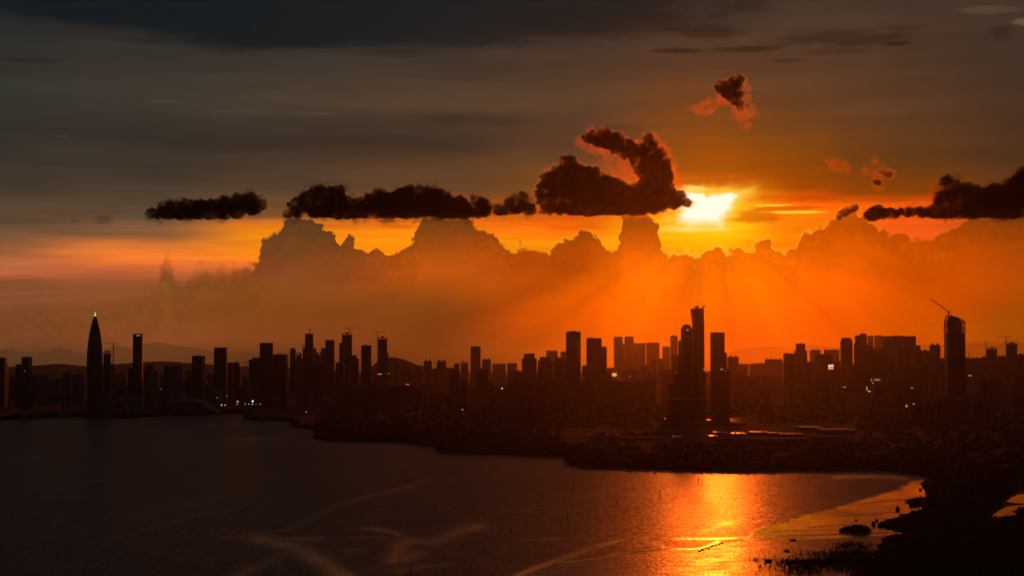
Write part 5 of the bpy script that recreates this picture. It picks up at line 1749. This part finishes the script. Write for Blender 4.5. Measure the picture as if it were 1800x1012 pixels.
lamp(1575, 786.3, 4.5, 'lamp_green', 3.2, 'yellowish lamp in the dark trees above the lagoon', 'lamps in the dark trees above the lagoon')
lamp(1571.5, 783.8, 4.5, 'lamp_small', 1.6, 'faint small lamp left of the yellowish lamp above the lagoon', 'lamps in the dark trees above the lagoon')
lamp(1580, 784.3, 4.5, 'lamp_small', 1.6, 'faint small lamp right of the yellowish lamp above the lagoon', 'lamps in the dark trees above the lagoon')
GR = 'warning and roof lamps on the towers'
for px_, py_, km, mt_, sz, lb in [(524.5, 623, 10.95, 'lamp_red', 6.5, 'red warning lamp on the hazy stepped tower left of the crane-topped one'), (561, 622, 11.1, 'lamp_red', 6.5, 'red warning lamp on the narrow slab right of the crane-topped tower'), (181, 616, 7.2, 'lamp_dim', 5.0, 'white lamp between the bullet shaped tower and its unfinished neighbour'),
                                  (714.8, 675, 7.9, 'lamp_orange', 4.4, 'left one of two orange lamps on the very wide dark slab'), (718, 675, 7.9, 'lamp_orange', 4.0, 'right one of two orange lamps on the very wide dark slab'), (683.5, 656, 8.8, 'lamp_dim', 5.5, 'white lamp at the foot of the unfinished tower with scaffolding'), (882.5, 682.3, 7.3, 'lamp_white', 5.0, 'white lamp on the striped apartment row, left end'),
                                  (1187, 655, 6.65, 'lamp_red', 4.0, 'red lamp on the step beside the broad base block'), (1107.5, 661, 8.4, 'lamp_orange', 4.4, 'small orange lamp above the striped row under the twin veiled towers'), (1360, 624, 12.8, 'lamp_orange', 6.5, 'tiny orange lamp on the hazy wide block right of the skyscrapers'), (1593, 713.2, 5.85, 'lamp_orange', 6.0, 'glowing orange roof lamp at the start of the near apartment row'), (1605.8, 709.2, 5.85, 'lamp_amber', 3.6, 'smaller amber roof lamp right of the glowing orange one'), (44, 652, 7.5, 'lamp_dim', 3.6, 'faint pale light on the second tower from the left edge'), (1275, 652, 7.0, 'lamp_dim', 4.2, 'pale light at the shoulder of the flat-topped dark tower')]:
    lamp(px_, py_, km, mt_, sz, lb, GR, 'roof_lamp', pole=5.0)


def panel(name, label, cat, x0, x1, y0, y1, km, mat, group=None, tilt=0.0):
    Yd = km * 1000
    a, b_ = at(x0, y1, Yd), at(x1, y0, Yd)
    root = empty(name, ((a.x + b_.x) / 2, Yd, a.z))
    tag(root, label, cat, group)
    w, h = b_.x - a.x, b_.z - a.z
    m_ = MB()
    m_.box(-w / 2 - 0.5, w / 2 + 0.5, 0.0, 1.2, -0.5, h + 0.5)
    m_.build('casing', M['dark'], root)
    m_ = MB()
    m_.box(-w / 2, w / 2, -0.25, -0.01, 0, h)
    m_.build('display', mat, root)
    return root


# big outdoor screen: orange picture with a pale violet upper right corner
sm, q = new_mat('screen_picture')
b = principled(q)
tco = q.n('ShaderNodeTexCoord')
so = q.n('ShaderNodeSeparateXYZ')
q.t.links.new(tco.outputs['Generated'], so.inputs[0])
nz = q.noise(tco.outputs['Generated'], 4.0, 3)
top = q.mr(q.m('MULTIPLY_ADD', nz, 0.3, so.outputs[2]), 0.75, 0.95)
rgt = q.mr(q.m('MULTIPLY_ADD', nz, 0.3, so.outputs[0]), 0.4, 0.65)
pic = q.mix(rgt, (0.95, 0.42, 0.12), (0.75, 0.26, 0.03))
pic = q.mix(q.m('MULTIPLY', top, rgt), pic, (0.85, 0.7, 0.85))
pic = q.mix(q.m('MULTIPLY', top, q.m('SUBTRACT', 1.0, rgt)), pic, (1.0, 0.6, 0.4))
q.put(b.inputs['Emission Color'], pic)
b.inputs['Emission Strength'].default_value = 0.95
panel('outdoor_screen', 'bright outdoor screen glowing orange and violet on a dark block', 'screen', 1456, 1465.2, 640.6, 649, 9.45, sm)
panel('glowing_reflection', 'orange window reflection built as a small glowing panel beside the second sharp dark tower', 'sign', 1076, 1084, 655.3, 661, 8.0, M['lit_amber'])  # a bright window reflection, put in as an emitting panel

# yellow lettered roof sign: one round mark and a short blurred word
Yd = 7500.0
a = at(1531, 671, Yd)
root = empty('roof_sign', (a.x, Yd, a.z))
tag(root, 'yellow glowing roof sign with a round mark and a short word at the right', 'sign')
u_ = Yd / F
m_ = MB()
for k in range(9):
    m_.bar((k * 2.0 * u_ + 0.5, 0.6, -1.0), (k * 2.0 * u_ + 0.5, 0.6, 3.2 * u_), 0.4)
m_.bar((0, 0.6, 1.8 * u_), (17 * u_, 0.6, 1.8 * u_), 0.4)
m_.build('frame', M['dark'], root)
m_ = MB()
for k in range(9):     # open round mark
    a0, a1 = math.radians(60 + k * 27), math.radians(60 + (k + 1) * 27)
    m_.bar((1.6 * u_ + 1.3 * u_ * math.cos(a0), 0, 3.6 * u_ + 2.1 * u_ * math.sin(a0)), (1.6 * u_ + 1.3 * u_ * math.cos(a1), 0, 3.6 * u_ + 2.1 * u_ * math.sin(a1)), 1.5)
m_.build('round_mark', M['sign_yellow'], root)
STROKE = [  # heavy squared strokes of a short word, read only as bright blots at this distance
    [(0, 3), (1.6, 3), (0, 0), (1.6, 0)], [(0, 0), (0.9, 3), (1.8, 0)], [(0, 0), (0, 3), (1.5, 3), (1.5, 1.6), (0, 1.6), (1.6, 0)], [(0, 0), (0, 3), (1.5, 3), (1.5, 1.5), (0, 1.5)], [(0, 0), (0.9, 3), (1.8, 0)]]
for i_, st in enumerate(STROKE):
    m_ = MB()
    ox = (5.6 + i_ * 2.3) * u_
    for (xa, za), (xb, zb) in zip(st, st[1:]):
        m_.bar((ox + xa * u_, 0, (2.2 + za) * u_), (ox + xb * u_, 0, (2.2 + zb) * u_), 1.1)
    m_.build('letter', M['sign_yellow'], root)
# L-shaped lit strip below the sign
a = at(1524, 687.5, 7300)
root = empty('light_strip', (a.x, 7300, a.z))
tag(root, 'yellow L-shaped light strip on the hall below the lettered sign', 'sign')
u_ = 7300 / F
m_ = MB()
m_.box(-0.6 * u_, 0.5 * u_, -0.3, 0.3, 1.4 * u_, 8.6 * u_)
m_.build('upright_tube', M['lit_amber'], root)
m_ = MB()
m_.box(2.2 * u_, 6.2 * u_, -0.3, 0.3, -1.0 * u_, 0.9 * u_)
m_.build('level_tube', M['lit_amber'], root)
m_ = MB()
m_.box(-0.8 * u_, 6.4 * u_, 0.31, 0.8, -1.2 * u_, 8.8 * u_)
m_.build('backing', M['dark'], root)

for x0, x1, y0, y1, km, lb in [(240, 243, 588.5, 590.2, 7.82, 'left one of two pale lit windows near the top of the lone slender tower'), (244, 246.5, 588.8, 590.2, 7.82, 'right one of two pale lit windows near the top of the lone slender tower'), (664, 671, 656.3, 658, 8.85, 'thin pale lit strip at the foot of the unfinished tower'), (1236, 1240, 648, 649.5, 6.5, 'pale lit strip right of the broad base block'), (1266, 1271, 648, 649.4, 6.98, 'pale lit strip across the foot of the flat-topped dark tower'), (1702, 1708, 659, 660.5, 7.5, 'pale lit strip right of the slanted tower'), (1533.5, 1536, 672.3, 674, 7.5, 'small violet light under the lettered sign'), (1482, 1487, 679.5, 681, 7.4, 'dull yellow lit strip left of the lettered sign'), (1601, 1605, 681, 682.5, 7.6, 'dull orange lit windows left of the slanted tower foot')]:
    panel('lit_strip', lb, 'light', x0, x1, y0, y1, km, M['lit_window'], 'lit strips and windows on the towers')

# ------------------------------------------------------------------ shore woods, shrubs, reeds
leafm, q = new_mat('mangrove_leaf')
b = principled(q)
tco = q.n('ShaderNodeTexCoord')
nz = q.noise(tco.outputs['Object'], 0.08, 5, 0.6)
q.put(b.inputs['Base Color'], q.mix(nz, (0.026, 0.034, 0.018), (0.06, 0.068, 0.03)))
b.inputs['Roughness'].default_value = 0.75
b.inputs['Specular IOR Level'].default_value = 0.2
barkm = simple_mat('bark', (0.06, 0.05, 0.04), 0.9, 0.3, 0.5)
rw = random.Random(5)


def clump(V, Fc, x, y, z0, r, hgt, n, leaf):
    """leaf-sized faces through a dome-shaped crown"""
    for _ in range(n):
        while True:
            ux_, uy_, uz_ = rw.uniform(-1, 1), rw.uniform(-1, 1), rw.uniform(0, 1)
            if ux_ * ux_ + uy_ * uy_ + uz_ * uz_ <= 1:
                break
        px_, py_, pz_ = x + ux_ * r, y + uy_ * r, z0 + uz_ * hgt
        a_ = rw.uniform(0, 6.283)
        t_ = rw.uniform(-0.7, 0.7)
        s_ = leaf * rw.uniform(0.6, 1.4)
        dx_, dy_ = math.cos(a_) * s_, math.sin(a_) * s_
        ex, ey, ez = -math.sin(a_) * t_ * s_, math.cos(a_) * t_ * s_, s_ * (1 - 0.4 * abs(t_))
        b0 = len(V)
        V += [(px_ - dx_ - ex, py_ - dy_ - ey, pz_ - ez), (px_ + dx_ - ex, py_ + dy_ - ey, pz_ - ez * 0.7), (px_ + dx_ * 0.7 + ex, py_ + dy_ * 0.7 + ey, pz_ + ez), (px_ - dx_ * 0.8 + ex, py_ - dy_ * 0.8 + ey, pz_ + ez * 0.8)]
        Fc.append((b0, b0 + 1, b0 + 2, b0 + 3))


def stuff(name, V, Fc, mat, label):
    me = bpy.data.meshes.new(name)
    me.from_pydata(V, [], Fc)
    me.materials.append(mat)
    o = link(bpy.data.objects.new(name, me))
    return tag(o, label, None, None, 'stuff')


# continuous mangrove belt behind the long shoreline
V, Fc = [], []
shp = smooth_poly(SHORE[2:-2], 4)
for i in range(len(shp) - 1):
    (xa, ya), (xb, yb) = shp[i], shp[i + 1]
    n = max(1, int(math.hypot(xb - xa, (yb - ya)) / 2.6))
    for k in range(n):
        t_ = (k + rw.random()) / n
        px_, py_ = xa + (xb - xa) * t_, ya + (yb - ya) * t_
        for dpx in ([0.7, 2.0, 3.8, 6.5, 10, 15] if px_ > 560 else [0.8, 2.5, 5.0]):
            if dpx > 3 and rw.random() < 0.35:
                continue
            p = gnd(px_ + rw.uniform(-2, 2), py_ - dpx, GZ)
            s_ = 1.0 if px_ < 560 else 1.35
            clump(V, Fc, p.x, p.y, GZ - 0.3, rw.uniform(6, 11) * s_, rw.uniform(5.5, 8.5) * s_, 18, 2.0)
stuff('mangrove_belt', V, Fc, leafm, 'dark continuous belt of mangrove along the city shoreline')

# woods on the plain between shore and city
V, Fc = [], []
for _ in range(3000):
    px_ = rw.uniform(560, 1840)
    lo = 772 if px_ < 800 else 790 if px_ < 1010 else 820
    py_ = rw.uniform(742, lo) if _ < 1500 else rw.uniform(712, 745)
    if 1215 < px_ < 1338 and 730 < py_ < 750:
        continue
    if 1165 < px_ < 1510 and 743 < py_ < 781:
        continue
    if 985 < px_ < 1100 and 752 < py_ < 782:
        continue
    p = gnd(px_, py_, GZ)
    clump(V, Fc, p.x, p.y, GZ - 0.3, rw.uniform(10, 20), rw.uniform(6, 10), 18, 2.8)
stuff('plain_woods', V, Fc, leafm, 'dark low woods on the plain between the shoreline and the city')

# marsh thicket
V, Fc = [], []
MP = [(x, y) for x, y in MARSH]
POOLS = [[(1764, 883), (1779, 871), (1788, 867), (1812, 864), (1860, 864), (1850, 880), (1815, 886), (1790, 886)], [(1738, 911), (1746, 901), (1756, 894), (1772, 887.5), (1800, 884.5), (1850, 884), (1840, 893), (1795, 894), (1780, 898), (1794, 905), (1770, 909), (1755, 913)]]
n_ok = 0
for _ in range(9000):
    px_, py_ = rw.uniform(1500, 1830), rw.uniform(836, 1030)
    xa = np.array([px_])
    ya = np.array([py_])
    if not np_inside(xa, ya, MP)[0]:
        continue
    if any(np_inside(xa, ya - 1.0, pl)[0] or np_inside(xa, ya + 2.5, pl)[0] or np_inside(xa, ya + 5, pl)[0] for pl in POOLS):
        continue
    p = gnd(px_, py_, 0.5)
    big_ = px_ > 1640 and py_ < 940
    clump(V, Fc, p.x, p.y, 0.2, rw.uniform(3, 7), rw.uniform(2.5, 6.5) if big_ else rw.uniform(1.2, 3.2), 14, 1.3 if big_ else 0.9)
    n_ok += 1
    if n_ok > 4200:
        break
for i in range(len(MARSH) - 1):
    (xa, ya), (xb, yb) = MARSH[i], MARSH[i + 1]
    if max(xa, xb) > 1830 or max(ya, yb) > 1010:
        continue
    n = max(1, int(math.hypot(xb - xa, (yb - ya) * 2) / 1.6))
    for k in range(n):
        t_ = (k + rw.random()) / n
        p = gnd(xa + (xb - xa) * t_ + rw.uniform(-1, 3), ya + (yb - ya) * t_ + rw.uniform(-0.5, 0.5), 0.3)
        clump(V, Fc, p.x, p.y, 0.1, rw.uniform(1.5, 3.6), rw.uniform(1.2, 3.6), 14, 0.7)
stuff('marsh_thicket', V, Fc, leafm, 'black thicket covering the marsh at the right edge')

# reeds standing in the mud
V, Fc = [], []
for cx_, cy_, rx_, ry_, n in [(1440, 990, 75, 12, 900), (1500, 985, 60, 16, 1300), (1410, 1000, 45, 14, 500), (1500, 960, 34, 8, 420), (1470, 972, 60, 5, 330), (1520, 974, 40, 6, 420), (1480, 986, 80, 4, 700), (1520, 1000, 40, 12, 700), (1400, 987, 30, 3, 160), (1330, 983, 20, 1.5, 30)]:
    for _ in range(n):
        px_, py_ = rw.gauss(cx_, rx_ * 0.55), rw.gauss(cy_, ry_ * 0.55)
        if py_ > 1025 or px_ > 1600:
            continue
        p = gnd(px_, py_, 0.06)
        hgt = rw.uniform(1.2, 3.6)
        for _k in range(4):
            a_ = rw.uniform(0, 3.14)
            ox, oy = rw.uniform(-0.5, 0.5), rw.uniform(-0.5, 0.5)
            dx_, dy_ = math.cos(a_) * 0.16, math.sin(a_) * 0.16
            b0 = len(V)
            lean = rw.uniform(-0.5, 0.5)
            V += [(p.x + ox - dx_, p.y + oy - dy_, 0), (p.x + ox + dx_, p.y + oy + dy_, 0), (p.x + ox + lean, p.y + oy, hgt * rw.uniform(0.7, 1.1))]
            Fc.append((b0, b0 + 1, b0 + 2))
stuff('reeds', V, Fc, leafm, 'thin dark reeds standing in the wet mud left of the marsh')


def shrub(px_, py_, r, hgt, label, group, n=160, leaf=0.55, stretch=1.0, name='mangrove_shrub'):
    p = gnd(px_, py_, 0.0)
    root = empty(name, (p.x, p.y, 0.0))
    tag(root, label, 'shrub', group)
    V, Fc = [], []
    for k in range(max(1, int(stretch * 3))):
        ox = rw.uniform(-1, 1) * r * (stretch - 1) if stretch > 1 else 0
        fall = max(0.35, 1 - (ox / (r * stretch)) ** 2)
        clump(V, Fc, ox, rw.uniform(-0.4, 0.4) * r, 0.25, r, hgt * fall * rw.uniform(0.7, 1.05), n, leaf)
    me = bpy.data.meshes.new('crown')
    me.from_pydata(V, [], Fc)
    me.materials.append(leafm)
    link(bpy.data.objects.new('crown', me), root)
    m_ = MB()
    for k in range(5):
        a_ = k * 1.26
        m_.bar((0.25 * r * math.cos(a_), 0.25 * r * math.sin(a_), -0.4), (0.4 * r * math.cos(a_ + 0.5), 0.4 * r * math.sin(a_ + 0.5), hgt * 0.6), 0.28, 0.12)
    m_.build('trunk', barkm, root)
    return root


GS = 'shrubs standing in the lagoon'
shrub(1514, 932, 13, 7.5, 'largest dark mangrove islet alone in the orange lagoon', GS, 190, 0.9, 2.0, 'mangrove_islet')
for px_, py_, r, h_, lb in [(1578, 895.5, 2.4, 4.4, 'round shrub standing apart in the middle of the lagoon mouth'), (1585, 908.5, 2.8, 5.0, 'shrub at the upper left tip of the marsh tongue'), (1535.5, 921.5, 2.0, 3.6, 'small shrub between the islet and the marsh tip'), (1541, 915, 1.4, 2.0, 'tiny tuft above the small shrub right of the islet'), (1505, 914, 1.0, 1.4, 'tiny tuft in open water above the islet'), (1602, 889, 2.6, 3.2, 'low shrub below the upper marsh tongue, left one'), (1609, 889.5, 2.6, 3.2, 'low shrub below the upper marsh tongue, right one'), (1605, 900, 2.2, 2.6, 'shrub in the small bay between the two marsh tongues'), (1548, 923, 2.4, 3.6, 'dense shrub on the very tip of the lower marsh tongue'), (1560, 917, 2.6, 3.6, 'shrub behind the tip of the lower marsh tongue'), (1618, 861, 2.0, 2.4, 'low shrub on the upper bank of the lagoon'), (1350, 985.5, 3.4, 1.8, 'low dark clump on the mudflat left of the reeds'), (1383, 968, 2.6, 0.9, 'flat dark clump on the mudflat above the reeds'), (1394, 949, 3.0, 0.7, 'flat dark clump at the edge of the channel above the mudflat')]:
    shrub(px_, py_, r, h_, lb, GS, 150, 0.5)

# stakes standing in the bay
for px_, y0_, y1_, lb in [(1160, 870, 857, 'thin stake in the glowing water, left of the tower reflection'), (1228, 848, 838, 'left of two thin stakes at the top of the glowing water'), (1234, 848, 838.5, 'right of two thin stakes at the top of the glowing water'), (1085, 886, 877, 'thin stake in the dim water left of the glow'), (997.5, 911, 900, 'thin stake in the dark water above the two bright slicks'), (898.7, 936, 926, 'thin stake below the long dark shore, left of the bright slicks'), (813, 964, 955, 'thin stake in the dark foreground water near the centre'), (721.5, 1006, 993, 'nearest stake at the bottom of the dark water'), (582.5, 825, 816, 'thin stake in the dark water far left of centre'), (31, 852, 845, 'stake near the left edge of the dark water')]:
    p = gnd(px_, y0_, 0)
    hgt = (at(px_, y1_, p.y).z) * 0.9
    root = empty('water_stake', (p.x, p.y, 0))
    tag(root, lb, 'stake', 'thin stakes standing in the bay')
    wd = 0.28 * p.y / 1000 * 1.0 + 0.25
    m_ = MB()
    m_.bar((0, 0, -1.5), (rw.uniform(-0.25, 0.25), 0, hgt), wd, wd * 0.6)
    m_.build('post', M['wood'], root)
    m_ = MB()
    m_.bar((-wd * 1.4, -wd * 0.6, hgt * 0.7), (wd * 1.4, -wd * 0.6, hgt * 0.72), wd * 0.4)
    m_.build('crosspiece', M['wood'], root)

# dark stones along the bright channel edge
for i in range(26):
    t_ = i / 25
    px_ = 1228 + 42 * t_ + rw.uniform(-1.5, 1.5)
    py_ = 966.5 - 13 * t_ + rw.uniform(-0.3, 2.2) * (1 - 0.5 * t_)
    p = gnd(px_, py_, 0.06)
    bm = bmesh.new()
    bmesh.ops.create_icosphere(bm, subdivisions=2, radius=1.0)
    s_ = rw.uniform(0.45, 1.0)
    for v in bm.verts:
        nn = noise.noise(v.co * 1.7 + Vector((i * 3.1, 0, 0)))
        v.co *= 1 + 0.35 * nn
        v.co.x *= s_ * 1.5
        v.co.y *= s_ * 1.2
        v.co.z *= s_ * 0.7
    me = bpy.data.meshes.new('stone')
    bm.to_mesh(me)
    bm.free()
    me.materials.append(M['dark'])
    o = link(bpy.data.objects.new('stone', me))
    o.location = (p.x, p.y, 0.06 + s_ * 0.2)
    tag(o, 'dark stone in the line along the brightest channel edge under the sun', 'stone', 'dark stones along the bright channel edge')
